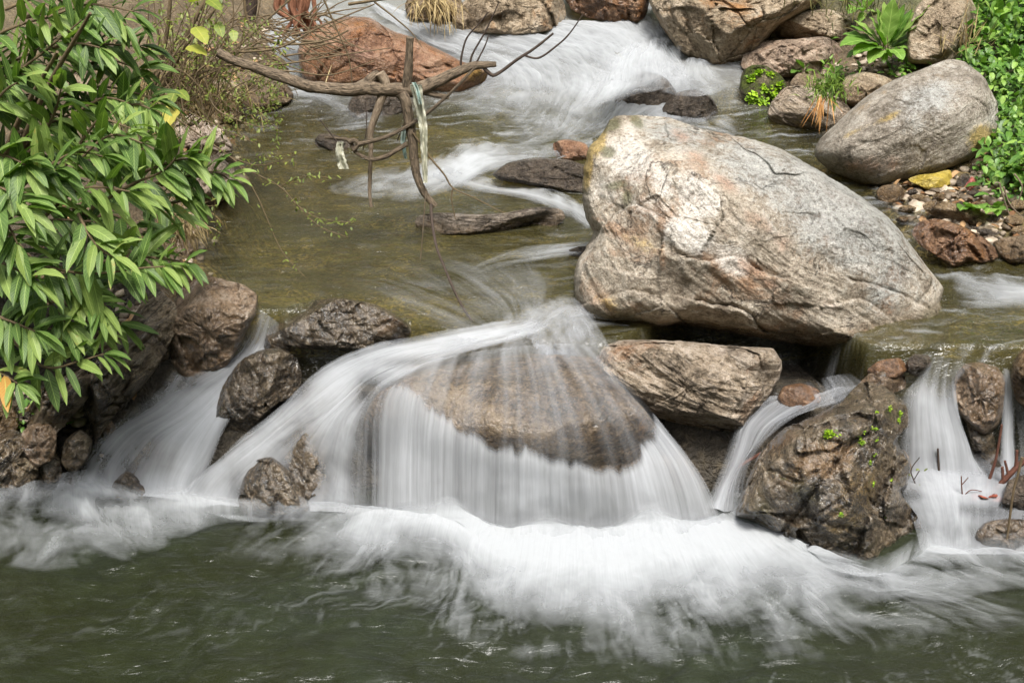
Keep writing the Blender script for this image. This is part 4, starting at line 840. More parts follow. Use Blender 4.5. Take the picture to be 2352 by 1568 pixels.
# left chute and its fan
CH = [[(600,712,.605),(560,780,.48),(520,830,.42),(430,868,.385),(340,900,.34),(265,960,.24),(205,1030,.12),(155,1112,0)],
      [(610,716,.61),(573,785,.48),(535,835,.42),(455,880,.37),(365,945,.28),(280,1000,.2),(228,1060,.1),(200,1128,0)],
      [(621,722,.61),(588,790,.47),(550,845,.41),(485,900,.35),(415,960,.28),(335,1010,.2),(292,1080,.09),(280,1135,0)],
      [(632,728,.61),(603,795,.46),(565,855,.40),(512,915,.33),(455,972,.265),(400,1030,.185),(372,1090,.08),(362,1142,0)],
      [(642,735,.60),(618,800,.45),(583,862,.39),(530,930,.32),(490,990,.25),(452,1050,.16),(425,1100,.08),(412,1148,0)],
      [(650,742,.59),(632,805,.44),(600,868,.38),(548,936,.31),(508,1000,.23),(484,1062,.13),(462,1112,.06),(448,1152,0)]]
silk("waterfall", CH, prof=((0, .25), (.12, .5), (.3, .68), (.45, .95), (.7, .82), (1, .9)), across=(0, .75, .95, 1, 1, 0), clump=.2, seed=121, ls=0.026, lt=0.8, con=0.85, lift=0.02, rough=0.010,
     holes=[(350, 1045, 55, 50, 0.6), (300, 1085, 30, 40, .5), (400, 885, 60, 16, .55), (300, 920, 40, 14, .5), (240, 1060, 20, 50, .4)])
silk("waterfall", [[(395,852,.40),(370,890,.35),(320,930,.28)], [(420,865,.39),(400,900,.34),(370,950,.27)], [(450,870,.38),(440,910,.33),(430,960,.27)]], prof=((0, .5), (.5, .4), (1, 0)), across=(0, .7, 0), seed=123, lt=.3)
# right cascade out of the dark gap
RC = [[(1800,925,.365),(1748,918,.36),(1702,968,.285),(1672,1040,.18),(1640,1110,.08),(1615,1170,0)],
      [(1860,925,.37),(1775,930,.36),(1728,975,.29),(1700,1040,.19),(1668,1110,.08),(1648,1175,0)],
      [(1950,900,.42),(1850,943,.37),(1772,985,.30),(1732,1040,.2),(1695,1110,.09),(1672,1180,0)],
      [(2060,885,.46),(1960,925,.415),(1850,965,.36),(1785,1010,.285),(1738,1070,.18),(1705,1150,.04)]]
silk("waterfall", RC, prof=((0, .35), (.2, .5), (.4, .7), (.7, .6), (1, .9)), across=(0, .9, .65, 0), seed=131, ls=0.022, lt=0.6, con=1.0, lift=0.03)
silk("waterfall", [[(1810,900,.40),(1850,930,.38),(1830,960,.35)], [(1880,880,.44),(1900,915,.41),(1880,945,.37)], [(1960,865,.47),(1990,890,.45),(1960,920,.41)]], prof=((0, .1), (.4, .35), (1, .2)), across=(0, .8, 0), seed=133, ls=.02, lt=.3, con=1.3, lift=.03)
# right falls
FR = [[(2108,835,.57),(2085,885,.48),(2062,935,.40),(2058,1010,.27),(2062,1080,.13),(2060,1135,.06)],
      [(2130,822,.58),(2108,870,.50),(2095,930,.42),(2095,1020,.26),(2100,1100,.11),(2100,1150,.05)],
      [(2150,818,.58),(2135,870,.50),(2130,930,.42),(2140,1020,.26),(2145,1105,.10),(2145,1155,.05)],
      [(2180,822,.58),(2168,870,.50),(2165,930,.42),(2182,1020,.26),(2192,1105,.10),(2192,1155,.05)],
      [(2215,832,.58),(2195,875,.50),(2198,935,.41),(2222,1020,.25),(2245,1105,.10),(2250,1155,.05)],
      [(2235,840,.57),(2205,885,.49),(2212,945,.40),(2240,1030,.24),(2272,1105,.10),(2285,1155,.05)]]
silk("waterfall", FR, prof=((0, .15), (.15, .3), (.32, .8), (.5, .95), (.82, .95), (1, 0)), across=(0, .6, 1, .9, .6, 0), clump=.2, seed=141, ls=0.022, lt=0.9, con=1.1, lift=0.02, holes=[(2160, 895, 20, 30, .5), (2150, 1060, 20, 50, .4)])
silk("waterfall", [[(2300,845,.57),(2298,900,.47),(2296,1000,.28),(2290,1100,.1)], [(2312,845,.57),(2312,900,.47),(2312,1000,.28),(2312,1100,.1)], [(2324,848,.57),(2328,905,.46),(2330,1000,.28),(2335,1100,.1)]], prof=((0, .5), (.3, .7), (1, .9)), across=(0, .9, 0), seed=143, ls=0.015, lt=0.8, con=1.0)
silk("waterfall", [[(2325,920,.43),(2335,1000,.28),(2340,1100,.1)], [(2345,925,.43),(2360,1000,.28),(2365,1100,.1)], [(2390,930,.43),(2395,1000,.28),(2400,1100,.1)]], prof=((0, .3), (1, .7)), across=(0, .5, 0), seed=144, ls=0.02, lt=0.8, con=1.2)
SH = [[(2055,1040,.20),(2055,1085,.13),(2070,1130,.12),(2095,1190,.07),(2115,1268,0)], [(2120,1040,.21),(2120,1085,.14),(2135,1145,.12),(2150,1195,.08),(2160,1275,0)], [(2190,1040,.21),(2190,1085,.14),(2200,1150,.12),(2205,1200,.08),(2208,1275,0)], [(2270,1040,.2),(2270,1085,.14),(2270,1150,.12),(2268,1205,.07),(2268,1275,0)], [(2340,1040,.2),(2340,1085,.14),(2345,1160,.12),(2345,1215,.06),(2345,1275,0)], [(2420,1040,.2),(2420,1085,.14),(2430,1170,.12),(2430,1220,.06),(2430,1275,0)]]
silk("waterfall", SH, prof=((0, 0), (.2, .45), (.4, .9), (.55, .8), (.75, .6), (1, .75)), clump=0.5, across=(.5, .9, .95, .7, .5, .2), holes=[(2095, 1140, 25, 18, .5), (2240, 1175, 50, 14, .5), (2190, 1230, 30, 20, .4)], seed=145, ls=0.03, lt=0.5, con=0.7, lift=0.015)

# ---------------------------------------------------------------- foam on the lower pool
ST = [(640,1165),(760,1165),(850,1172),(960,1190),(1050,1205),(1150,1212),(1260,1218),(1380,1218),(1490,1212),(1590,1200),(1660,1185),(1720,1200),(1800,1245),(1880,1295)]
EN = [(560,1215),(690,1275),(800,1320),(930,1305),(1040,1330),(1120,1410),(1230,1455),(1400,1450),(1550,1440),(1700,1425),(1860,1410),(2030,1400),(2140,1370),(2160,1340)]
def apron(ST, EN, zs=0.035, ze=0.0, mid=0.03, up=50):
    return [[(a[0], a[1] - up * (1 + .35 * math.sin(a[0] * .9)), zs + .002 * up), (a[0], a[1] + 5 * math.sin(a[0] * 1.7), zs + .02), (a[0] * .75 + b[0] * .25, a[1] * .75 + b[1] * .25, zs + mid), (a[0] * .5 + b[0] * .5, a[1] * .5 + b[1] * .5, .5 * (zs + ze) + mid * .7), (b[0], b[1], ze)] for a, b in zip(ST, EN)]
silk("foam", apron(ST, EN), prof=((0, 0), (.13, .55), (.25, 1.1), (.42, 1.0), (.6, .65), (.82, .2), (1, 0)), clump=0.55, across=(0, .25, .7, .9, 1.0, 1.1, 1.1, 1.1, 1.1, 1.1, 1.05, 1, .8, 0), mat=M_foam, seed=151, ls=0.09, lt=0.40, con=0.95, lift=0.03, rough=0.014,
     holes=[(1000, 1275, 60, 24, .75), (1720, 1385, 60, 20, .6), (1230, 1390, 50, 26, .5), (930, 1240, 40, 16, .3)])
EN2 = [(420,1260),(560,1320),(700,1360),(830,1400),(960,1430),(1060,1500),(1200,1545),(1420,1560),(1640,1560),(1850,1550),(2050,1520),(2250,1490),(2380,1460),(2400,1400)]
silk("foam", apron(ST, EN2, .03, .0, .0, 10), prof=((0, .0), (.2, .2), (.4, .36), (.65, .2), (1, .0)), clump=0.4, across=(0, .4, .6, .75, .9, 1, 1, 1, 1, 1, 1, .9, .7, 0), mat=M_foam, seed=153, ls=0.035, lt=0.35, con=1.5, lift=0.04, rough=0.008)
SL = [(-60,1130),(40,1125),(110,1118),(170,1112),(240,1130),(300,1142),(370,1142),(440,1152),(520,1165),(600,1172),(680,1172),(760,1172)]
EL = [(-120,1300),(0,1320),(90,1330),(180,1322),(260,1310),(320,1300),(380,1275),(440,1240),(520,1215),(610,1205),(690,1215),(790,1230)]
silk("foam", apron(SL, EL, .03, .0, .01, 24), prof=((0, 0), (.2, .7), (.35, .75), (.55, .55), (.75, .4), (1, 0)), clump=0.6, across=(.3, .4, .6, .8, .7, .8, .95, .95, .7, .4, .4, 0), mat=M_foam, seed=155, ls=0.06, lt=0.35, con=1.1, lift=0.035, rough=0.012, holes=[(290, 1165, 45, 14, .8), (60, 1170, 60, 14, .5), (200, 1215, 80, 14, .4)])
SR = [(1900,1310),(2000,1325),(2090,1290),(2130,1262),(2210,1268),(2290,1270),(2370,1272),(2440,1272)]
ER = [(2080,1400),(2200,1400),(2260,1380),(2330,1370),(2380,1370),(2430,1370),(2500,1370),(2560,1370)]
silk("foam", apron(SR, ER, .03, .0, .02), prof=((0, 0), (.25, .75), (.5, .5), (1, 0)), clump=0.6, across=(0, .5, .7, .9, .8, .7, .6, .5), mat=M_foam, seed=157, ls=0.05, lt=0.3, con=1.3, lift=0.035, holes=[(2220, 1310, 50, 16, .6)])

# ---------------------------------------------------------------- white water on the upper stream
silk("rapids", [[(830,5),(885,50),(990,110),(1090,150),(1120,185),(1080,225),(1030,250)], [(880,12),(960,62),(1080,108),(1180,160),(1210,215),(1180,265),(1120,300)], [(1000,60),(1120,75),(1260,125),(1320,190),(1300,250),(1260,310),(1180,350)],
                [(1200,60),(1290,75),(1380,130),(1410,190),(1395,245),(1350,300),(1280,340)], [(1390,55),(1440,80),(1490,140),(1490,205),(1450,260),(1400,300),(1340,330)], [(1490,45),(1510,90),(1545,150),(1570,205),(1540,260),(1480,290),(1400,320)], [(1525,80),(1560,140),(1600,190),(1640,225),(1640,262),(1600,285),(1540,300)]],
     prof=((0, .8), (.15, .92), (.45, .80), (.65, .72), (.85, .4), (1, 0)), across=(.5, .8, .75, .9, .95, .7, 0), mat=M_foam, seed=161, clump=0.35, ls=0.06, lt=0.8, con=1.15, lift=0.03, rough=0.028, px=2.2, holes=[(1120, 130, 80, 14, .6), (1440, 215, 40, 40, .5), (1180, 215, 70, 10, .45), (1230, 260, 70, 16, .5), (1330, 150, 60, 14, .3), (1520, 110, 30, 30, .4)])
silk("rapids", [[(1400,180),(1370,240),(1340,300),(1300,340)], [(1450,175),(1420,230),(1400,290),(1370,330)], [(1500,160),(1490,210),(1490,260),(1470,300)], [(1560,160),(1570,210),(1590,250),(1600,280)]], prof=((0, 0), (.3, .8), (.7, .9), (1, 0)), across=(0, 1, .7, 0), mat=M_foam, seed=163, ls=.04, lt=.5, clump=.25, lift=.24, rough=.03, con=1.2)
silk("rapids", [[(1570,200),(1540,240),(1510,280)], [(1585,195),(1580,240),(1575,290)], [(1605,198),(1620,240),(1630,285)], [(1620,205),(1650,240),(1670,270)]], prof=((0, .3), (.4, .6), (1, .3)), across=(0, .9, .9, 0), mat=M_foam, seed=164, ls=.03, lt=.4, clump=.3, lift=.20, con=1.3)
silk("rapids", [[(1360,325),(1240,340),(1080,335),(980,375),(850,400),(740,435)], [(1360,340),(1250,360),(1110,360),(1010,400),(880,425),(760,455)], [(1350,350),(1240,385),(1130,385),(1060,420),(960,445),(850,470)], [(1330,360),(1210,395),(1120,405),(1080,430),(1020,455),(950,480)]],
     prof=((0, .2), (.25, .35), (.45, .9), (.6, .75), (.8, .35), (1, 0)), across=(0, 1, .9, 0), mat=M_foam, clump=0.5, seed=165, ls=0.05, lt=0.5, con=1.25, lift=0.025, rough=0.015)
silk("rapids", [[(1000,385),(1120,415),(1240,435),(1330,470),(1400,500)], [(990,405),(1100,435),(1220,455),(1310,485),(1370,520)], [(1000,430),(1100,450),(1210,470),(1290,500),(1350,535)]], prof=((0, .3), (.3, .85), (.7, .85), (1, .6)), across=(0, 1, 0), mat=M_foam, clump=0.5, seed=167, ls=0.04, lt=0.5, con=1.1, lift=0.025, rough=0.015)
silk("rapids", [[(1360,555),(1260,560),(1180,575),(1100,600)], [(1350,575),(1260,585),(1170,600),(1080,630)], [(1330,595),(1240,610),(1150,625),(1070,650)]], prof=((0, .7), (.35, .55), (1, 0)), across=(0, .8, 0), mat=M_foam, seed=169, ls=0.04, lt=0.35, con=1.4, lift=0.02)
silk("rapids", [[(640,225),(720,235),(760,260),(700,290)], [(680,215),(760,232),(810,262),(780,300)], [(740,205),(800,215),(900,275),(900,310)]], prof=((0, .8), (.4, .6), (1, 0)), across=(0, .8, 0), mat=M_foam, clump=0.4, seed=171, ls=0.06, lt=0.5, con=1.2, lift=0.02)
silk("rapids", [[(560,90),(620,120),(680,160),(740,190),(780,215)], [(580,80),(650,105),(710,150),(770,180),(820,205)], [(610,75),(680,95),(740,140),(800,170),(850,200)]], prof=((0, .5), (.5, .8), (1, .5)), across=(0, .7, 0), mat=M_foam, seed=172, ls=0.05, lt=0.5, con=1.0, lift=0.03)
# fan of smooth streaks drawn down into the trough
silk("rapids", [[(650,668),(760,680),(880,712),(960,745),(1040,775)], [(700,640),(830,662),(950,700),(1040,738),(1110,768)], [(820,610),(930,640),(1040,680),(1110,722),(1150,760)], [(960,590),(1050,622),(1120,665),(1165,705),(1180,745)], [(1080,580),(1130,612),(1180,655),(1200,695),(1205,735)], [(1180,585),(1210,615),(1230,650),(1235,690),(1225,725)], [(1290,590),(1290,620),(1285,650),(1270,690),(1245,720)]],
     prof=((0, 0), (.3, .06), (.7, .15), (1, .18)), across=(0, .6, .8, .9, 1, .8, 0), seed=173, ls=0.045, lt=0.8, con=0.9, clump=.2, lift=0.02, rough=0.01)
silk("rapids", [[(1330,690),(1270,690),(1210,720),(1165,760)], [(1360,715),(1300,715),(1250,745),(1210,785)], [(1400,745),(1340,745),(1300,775),(1270,820)], [(1470,765),(1400,772),(1355,800),(1335,850)]], prof=((0, .2), (.4, .42), (1, .3)), across=(0, .9, .6, 0), mat=M_silk, clump=0.3, seed=175, ls=0.04, lt=0.5, con=1.2, lift=0.025, rough=0.006)
# side stream on the right
silk("rapids", [[(2170,605),(2230,625),(2300,640),(2380,650)], [(2180,640),(2240,655),(2310,665),(2400,668)], [(2185,680),(2240,690),(2310,690),(2400,690)], [(2190,715),(2250,722),(2320,718),(2400,715)]], prof=((0, 0), (.3, .5), (.6, .85), (1, .9)), across=(0, .8, .7, 0), mat=M_foam, clump=0.5, seed=177, ls=0.05, lt=0.5, con=1.1, lift=0.02, rough=0.02)
silk("rapids", [[(1500,255),(1600,250),(1700,285),(1800,320)], [(1480,280),(1590,275),(1690,305),(1790,335)], [(1470,300),(1580,300),(1680,325),(1770,350)]], prof=((0, .7), (.4, .55), (1, 0)), across=(0, .8, 0), mat=M_foam, clump=0.5, seed=179, ls=0.06, lt=0.5, con=1.4, lift=0.02)

# ---------------------------------------------------------------- plants
UPZ = np.array([0, 0, 1.0])
def unit(a): a = np.asarray(a, float); return a / (np.linalg.norm(a) + 1e-12)
def leaf(B, base, d0, L, W, droop=0.8, tone=0.5, up=None, nl=13, nw=5, fold=0.25, wavy=0.03, shape=0.8, cup=0.0, roll=0.0):
    d = unit(d0); p = np.array(base, float); up = UPZ if up is None else np.asarray(up, float)
    S = [p.copy()]; T = [d.copy()]
    for i in range(nl - 1):
        d = unit(d + np.array([0, 0, -1.0]) * droop / (nl - 1) * (1.0 - abs(d[2]) * 0.6)); p = p + d * L / (nl - 1); S.append(p.copy()); T.append(d.copy())
    S = np.array(S); T = np.array(T); t = np.linspace(0, 1, nl)
    sd = np.cross(T, up + 0.15 * np.array([0, -1, 0])); sd /= np.linalg.norm(sd, axis=1)[:, None] + 1e-9
    nn = np.cross(sd, T)
    if roll:
        sd, nn = sd * math.cos(roll) + nn * math.sin(roll), nn * math.cos(roll) - sd * math.sin(roll)
    w = W * 0.5 * np.sin(math.pi * np.clip(t, 0.002, 0.998)**shape)**0.75
    w = w * (1 + 0.05 * np.sin(t * 60))
    x = np.linspace(-1, 1, nw)
    V = S[:, None] + sd[:, None] * (x[None, :, None] * w[:, None, None]) + nn[:, None] * ((np.abs(x) * fold - cup * x * x)[None, :, None] * w[:, None, None])
    V = V + nn[:, None] * (wavy * W * np.sin(t * 22 + tone * 30)[:, None] * np.abs(x)[None])[..., None]
    uv = np.stack([np.broadcast_to(t[:, None], (nl, nw)), np.broadcast_to(x[None], (nl, nw))], -1).reshape(-1, 2)
    B.add(V.reshape(-1, 3), gridF(nl, nw), uv, tone)

M_leaf = leaf_mat("shrub_leaf", (0.026, 0.055, 0.012), (0.09, 0.165, 0.033), (0.23, 0.31, 0.08), rough=0.5, veins=11.0, vein_amt=0.48, trans=0.28, spec=0.4, young=(0.42, 0.22, 0.05))
M_twig = plain_mat("brown_twig_bark", (0.055, 0.04, 0.024), (0.22, 0.16, 0.09), stretch='uv')
M_bark = plain_mat("grey_brown_bark", (0.03, 0.022, 0.015), (0.27, 0.205, 0.14), stretch='uv', bump=1.2)
M_dark = plain_mat("dark_twig_bark", (0.02, 0.014, 0.012), (0.09, 0.065, 0.05), stretch='uv')
M_pale = plain_mat("pale_dead_wood", (0.16, 0.115, 0.075), (0.42, 0.33, 0.24), stretch='uv', bump=1.0)

def branch_of_leaves(parent, pts, y, n, lpx, spread=0.75, seed=0, t0=0.2, droop=0.9, tone=(0.2, 0.9), rad=4.0, dy=0.0, tip=3):
    r = np.random.default_rng(seed)
    pts = np.array(pts, float); ys = y + np.linspace(0, dy, len(pts))
    P = at_y(pts[:, 0], pts[:, 1], ys)
    m = float(np.linalg.norm(P[0] - CAM)) / FPX * 1.02
    Bt = Batch(); C = tube(Bt, P, np.linspace(rad, rad * 0.35, len(P)) * m, 6, n=30)
    br = Bt.build("branch", M_twig, parent)
    Bl = Batch(); n = int(n * 1.35) + tip
    ts = np.concatenate([np.linspace(t0, 0.97, n - tip), np.full(tip, 1.0)])
    for i, t in enumerate(ts):
        j = min(int(t * 29), 28); tg = unit(C[j + 1] - C[j])
        view = unit(C[j] - CAM)
        sdv = unit(np.cross(tg, view)) * (1 if i % 2 else -1)
        if i >= n - tip: d0 = unit(tg * 1.0 + sdv * r.uniform(-0.2, 0.7) + r.normal(0, 0.15, 3))
        else: d0 = unit(tg * r.uniform(0.35, 0.8) + sdv * spread * r.uniform(0.6, 1.2) - view * r.uniform(-0.2, 0.55) + np.array([0, 0, 0.15]) + r.normal(0, 0.13, 3))
        L = lpx * m * r.uniform(0.62, 1.05) * (0.75 + 0.25 * math.sin(math.pi * min(1, t + .15)))
        leaf(Bl, C[j] + d0 * 0.006, d0, L, L * r.uniform(0.20, 0.275), droop * r.uniform(0.7, 1.5), float(r.uniform(*tone)) if r.random() > 0.003 else 1.1, fold=r.uniform(0.05, 0.45), roll=r.normal(0, 0.3))
    Bl.build("foliage", M_leaf, br)

shrub = empty("leafy_shrub", ground_pt := [-2.35, 5.75, 0.75])
tag(shrub, "big shrub with long drooping serrated green leaves overhanging the left bank", "shrub")
VIS = [([(-20, 200), (60, 150), (130, 95), (190, 45)], 5.35, 12, 118), ([(60, 40), (150, 20), (250, 30), (290, 60)], 5.5, 10, 100), ([(-30, 90), (40, 60), (110, 40)], 5.4, 8, 110),
       ([(120, 110), (180, 100), (230, 110)], 5.3, 8, 105), ([(90, 330), (125, 260), (140, 205)], 5.15, 9, 125), ([(-30, 260), (10, 210), (40, 190)], 5.1, 8, 130),
       ([(150, 380), (205, 300), (235, 275), (300, 295)], 5.1, 10, 115), ([(190, 250), (240, 225), (290, 235)], 5.25, 8, 100), ([(140, 430), (200, 350), (260, 310), (330, 330)], 5.05, 11, 115),
       ([(210, 480), (300, 425), (370, 395), (405, 362)], 5.0, 12, 128), ([(300, 425), (380, 420), (450, 398), (490, 395)], 5.0, 12, 122), ([(330, 395), (390, 372), (430, 365)], 5.0, 8, 122), ([(330, 470), (400, 465), (440, 455)], 5.05, 8, 110), ([(240, 600), (320, 590), (400, 598), (425, 606)], 4.92, 11, 118), ([(370, 425), (440, 405), (500, 400), (525, 412)], 4.98, 11, 118), ([(260, 260), (310, 240), (345, 250)], 5.2, 8, 110), ([(60, 420), (130, 370), (180, 350), (240, 360)], 5.0, 10, 125),
       ([(-30, 350), (20, 360), (60, 380)], 4.95, 9, 140), ([(20, 470), (80, 400), (130, 390)], 4.95, 10, 140), ([(100, 500), (170, 440), (230, 430), (300, 440)], 4.95, 12, 125),
       ([(180, 490), (205, 540), (235, 575), (262, 590)], 4.85, 10, 118), ([(20, 535), (70, 595), (140, 620), (220, 628), (330, 615), (380, 612)], 4.9, 16, 118), ([(-20, 480), (20, 520), (40, 560)], 4.9, 9, 130),
       ([(120, 620), (190, 660), (230, 700)], 4.95, 10, 120), ([(-30, 600), (20, 610), (70, 640)], 4.85, 9, 130), ([(-20, 720), (30, 740), (80, 760)], 4.85, 10, 120), ([(30, 780), (80, 830), (120, 845), (180, 830), (240, 812)], 4.9, 12, 112),
       ([(60, 650), (110, 690), (150, 740)], 4.95, 9, 115), ([(130, 680), (190, 730), (225, 760)], 5.05, 9, 100), ([(-20, 840), (10, 860), (40, 880)], 4.85, 8, 115), ([(-30, 420), (20, 440), (60, 480)], 4.85, 8, 140)]
for q, (pts, y, n, lp) in enumerate(VIS):
    branch_of_leaves(shrub, pts, y, n, lp, seed=200 + q, dy=-0.12)
for q in range(28):
    v0 = rng.uniform(-20, 800); um = np.interp(v0, [0, 200, 400, 600, 800], [250, 280, 330, 260, 150]); u0 = rng.uniform(-120, um)
    a = rng.uniform(-0.5, 0.9); L = rng.uniform(70, 130)
    branch_of_leaves(shrub, [(u0 - L, v0 + 30), (u0, v0), (u0 + L * math.cos(a), v0 + L * math.sin(a))], rng.uniform(5.3, 5.6), 11, 112, seed=300 + q, tone=(0.0, 0.6))
Bst = Batch()
for q in range(9):
    u0 = rng.uniform(-60, 120); tp = at_y(rng.uniform(-40, 230), rng.uniform(0, 650), rng.uniform(5.0, 5.4))
    b0 = np.array([-2.35 + rng.normal(0, .1), 5.75 + rng.normal(0, .08), 0.7])
    tube(Bst, [b0, b0 * .5 + tp * .5 + [0, 0, .15], tp], [0.02, 0.013, 0.006], 7, rough=.1)
Bst.build("stem", M_twig, shrub)

# ---- thin twiggy bush behind
M_tiny = leaf_mat("small_yellow_green_leaf", (0.07, 0.10, 0.015), (0.14, 0.18, 0.03), (0.26, 0.28, 0.06), rough=0.5, veins=3, vein_amt=0.1, trans=0.3)
def tiny_leaves(Bl, p, n, size, r, tone=(0.1, 0.95)):
    for _ in range(n):
        d = unit(r.normal(0, 1, 3) + np.array([0, -0.3, 0.1]))
        leaf(Bl, p + r.normal(0, size * 0.5, 3), d, size * r.uniform(0.6, 1.3), size * r.uniform(0.35, 0.55), 0.4, float(r.uniform(*tone)), nl=5, nw=3)
def twig(B, pts, y, r0, r1, dy=0.0, ns=5, n=None):
    pts = np.array(pts, float); P = at_y(pts[:, 0], pts[:, 1], y + np.linspace(0, dy, len(pts)))
    m = float(np.linalg.norm(P[0] - CAM)) / FPX
    return tube(B, P, np.linspace(r0, r1, len(P)) * m, ns, n=n)
bush = empty("twiggy_bush", at_y(400, 255, 7.3)); tag(bush, "bare twiggy bush with sparse tiny yellow-green leaves behind the big shrub", "bush")
Bs, Bl = Batch(), Batch(); r = np.random.default_rng(5)
for (pts, y, r0, r1) in [([(345, 260), (400, 150), (450, 40), (490, -30)], 7.2, 7, 4), ([(340, 240), (370, 140), (385, 60), (392, -20)], 7.1, 6, 4), ([(350, 170), (420, 110), (480, 40), (520, -20)], 7.1, 5, 3),
                         ([(370, 250), (430, 190), (520, 130), (620, 40), (690, -20)], 7.4, 3, 2), ([(560, -10), (575, 60), (640, 100), (740, 95), (800, 70)], 7.6, 3.5, 2), ([(520, 150), (640, 148), (760, 130), (900, 110)], 7.0, 3, 1), ([(540, 120), (640, 110), (740, 60), (860, 10)], 7.2, 3, 1.5),
                         ([(600, 160), (680, 165), (760, 172), (860, 140)], 6.9, 2.5, 1), ([(640, 20), (700, 60), (745, 95)], 7.3, 2, 1), ([(740, -10), (770, 60), (800, 130), (810, 200)], 7.3, 2.5, 1), ([(800, 10), (900, -5), (1000, -20)], 7.3, 4, 3), ([(860, 5), (905, 40), (945, 75), (970, 110)], 7.3, 2.5, 1)]:
    C = twig(Bs, pts, y, r0, r1, n=24)
for q in range(110):
    u0, v0 = r.uniform(330, 520), r.uniform(150, 290); a = r.uniform(-2.2, -0.15); L = r.uniform(90, 260)
    c1 = (u0 + L * .5 * math.cos(a) + r.normal(0, 12), v0 + L * .5 * math.sin(a) - 10); c2 = (u0 + L * math.cos(a + r.normal(0, .3)), v0 + L * math.sin(a + r.normal(0, .3)))
    C = twig(Bs, [(u0, v0), c1, c2], r.uniform(6.9, 7.7), r.uniform(1.3, 2.8), 0.8, n=14)
    for j in (7, 10, 13):
        if r.random() < 0.6: tiny_leaves(Bl, C[j], r.integers(2, 6), 0.028, r)
for q in range(300):
    u0 = r.uniform(360, 650); p = at_y(u0, r.normal(120 + .35 * (u0 - 360), 75), r.uniform(6.9, 7.7)); tiny_leaves(Bl, p, r.integers(3, 8), 0.024, r)
Bs.build("stem", M_twig, bush); Bl.build("foliage", M_tiny, bush)

# ---- long hanging twigs over the pool
for lab, tw, lf in [("longest leafy twig trailing from the left bank down over the calm pool", [[(369, 246), (457, 309), (527, 359), (552, 383), (594, 457), (633, 548), (657, 590), (703, 638)], [(527, 359), (598, 380), (679, 355)]], .6),
                    ("branching twig with tiny olive leaves hanging above the middle of the pool", [[(552, 375), (563, 387), (643, 429), (682, 471), (735, 520), (800, 545)], [(643, 429), (700, 405), (770, 410)], [(682, 471), (730, 500), (815, 512)]], 1.0),
                    ("short twig with fresh green leaves reaching from the shore under the dead branch", [[(480, 225), (510, 260), (598, 292), (633, 281)], [(540, 268), (580, 250), (640, 300)], [(420, 250), (520, 300), (590, 330)]], 1.0)]:
    tr = empty("hanging_twig", at_y(tw[0][0][0], tw[0][0][1], 6.6)); tag(tr, lab, "twig", "twigs hanging over the calm pool")
    Bs, Bl = Batch(), Batch()
    for i, pts in enumerate(tw):
        C = twig(Bs, pts, 6.5, 2.2 if i == 0 else 1.4, 0.7, dy=-0.25, n=40)
        for j in range(8, 40, 2):
            if r.random() < lf: tiny_leaves(Bl, C[j], r.integers(1, 4), 0.022, r, (0.2, 0.8))
    Bs.build("stem", M_twig, tr); Bl.build("foliage", M_tiny, tr)
sp = empty("green_sprig", at_y(490, 470, 6.2)); tag(sp, "pale green sprig dangling over the pool below the longest shrub leaves", "sprig")
Bs, Bl = Batch(), Batch()
C = twig(Bs, [(500, 440), (492, 480), (500, 530), (497, 548)], 6.0, 1.2, .7, n=16)
for j in range(2, 16): tiny_leaves(Bl, C[j], 2, 0.025, r)
Bs.build("stem", M_twig, sp); Bl.build("foliage", M_tiny, sp)

# ---- vine with big yellowing leaves
M_vine = leaf_mat("yellowing_vine_leaf", (0.10, 0.16, 0.02), (0.28, 0.33, 0.05), (0.45, 0.40, 0.07), rough=0.5, veins=4, vein_amt=0.2, trans=0.35)
vine = empty("climbing_vine", at_y(390, 250, 6.5)); tag(vine, "climbing vine with broad yellow-green leaves hanging in front of the twiggy bush", "vine")
Bs, Bl = Batch(), Batch()
twig(Bs, [(480, -20), (455, 60), (435, 110), (405, 200), (375, 300)], 6.4, 2, 1.2, n=30)
for (u, v, du, dv, lp, tn) in [(445, 5, 0.2, -.1, 50, .5), (478, 0, .6, .3, 45, .2), (448, 62, .5, .5, 55, .6), (430, 108, .8, .1, 55, .7), (405, 205, -.3, .8, 45, .1), (408, 208, .7, .4, 40, .15), (400, 240, -.3, 1, 60, .95), (385, 285, -.2, 1, 55, .98), (500, 55, .4, .8, 36, .2), (535, 70, .2, .8, 30, .3)]:
    p = at_y(u, v, 6.35); leaf(Bl, p, RGT * du - UPV * dv - FWD * .4, lp * .0021, lp * .0014, 0.7, tn, shape=.6, cup=.2)
Bs.build("stem", M_twig, vine); Bl.build("foliage", M_vine, vine)

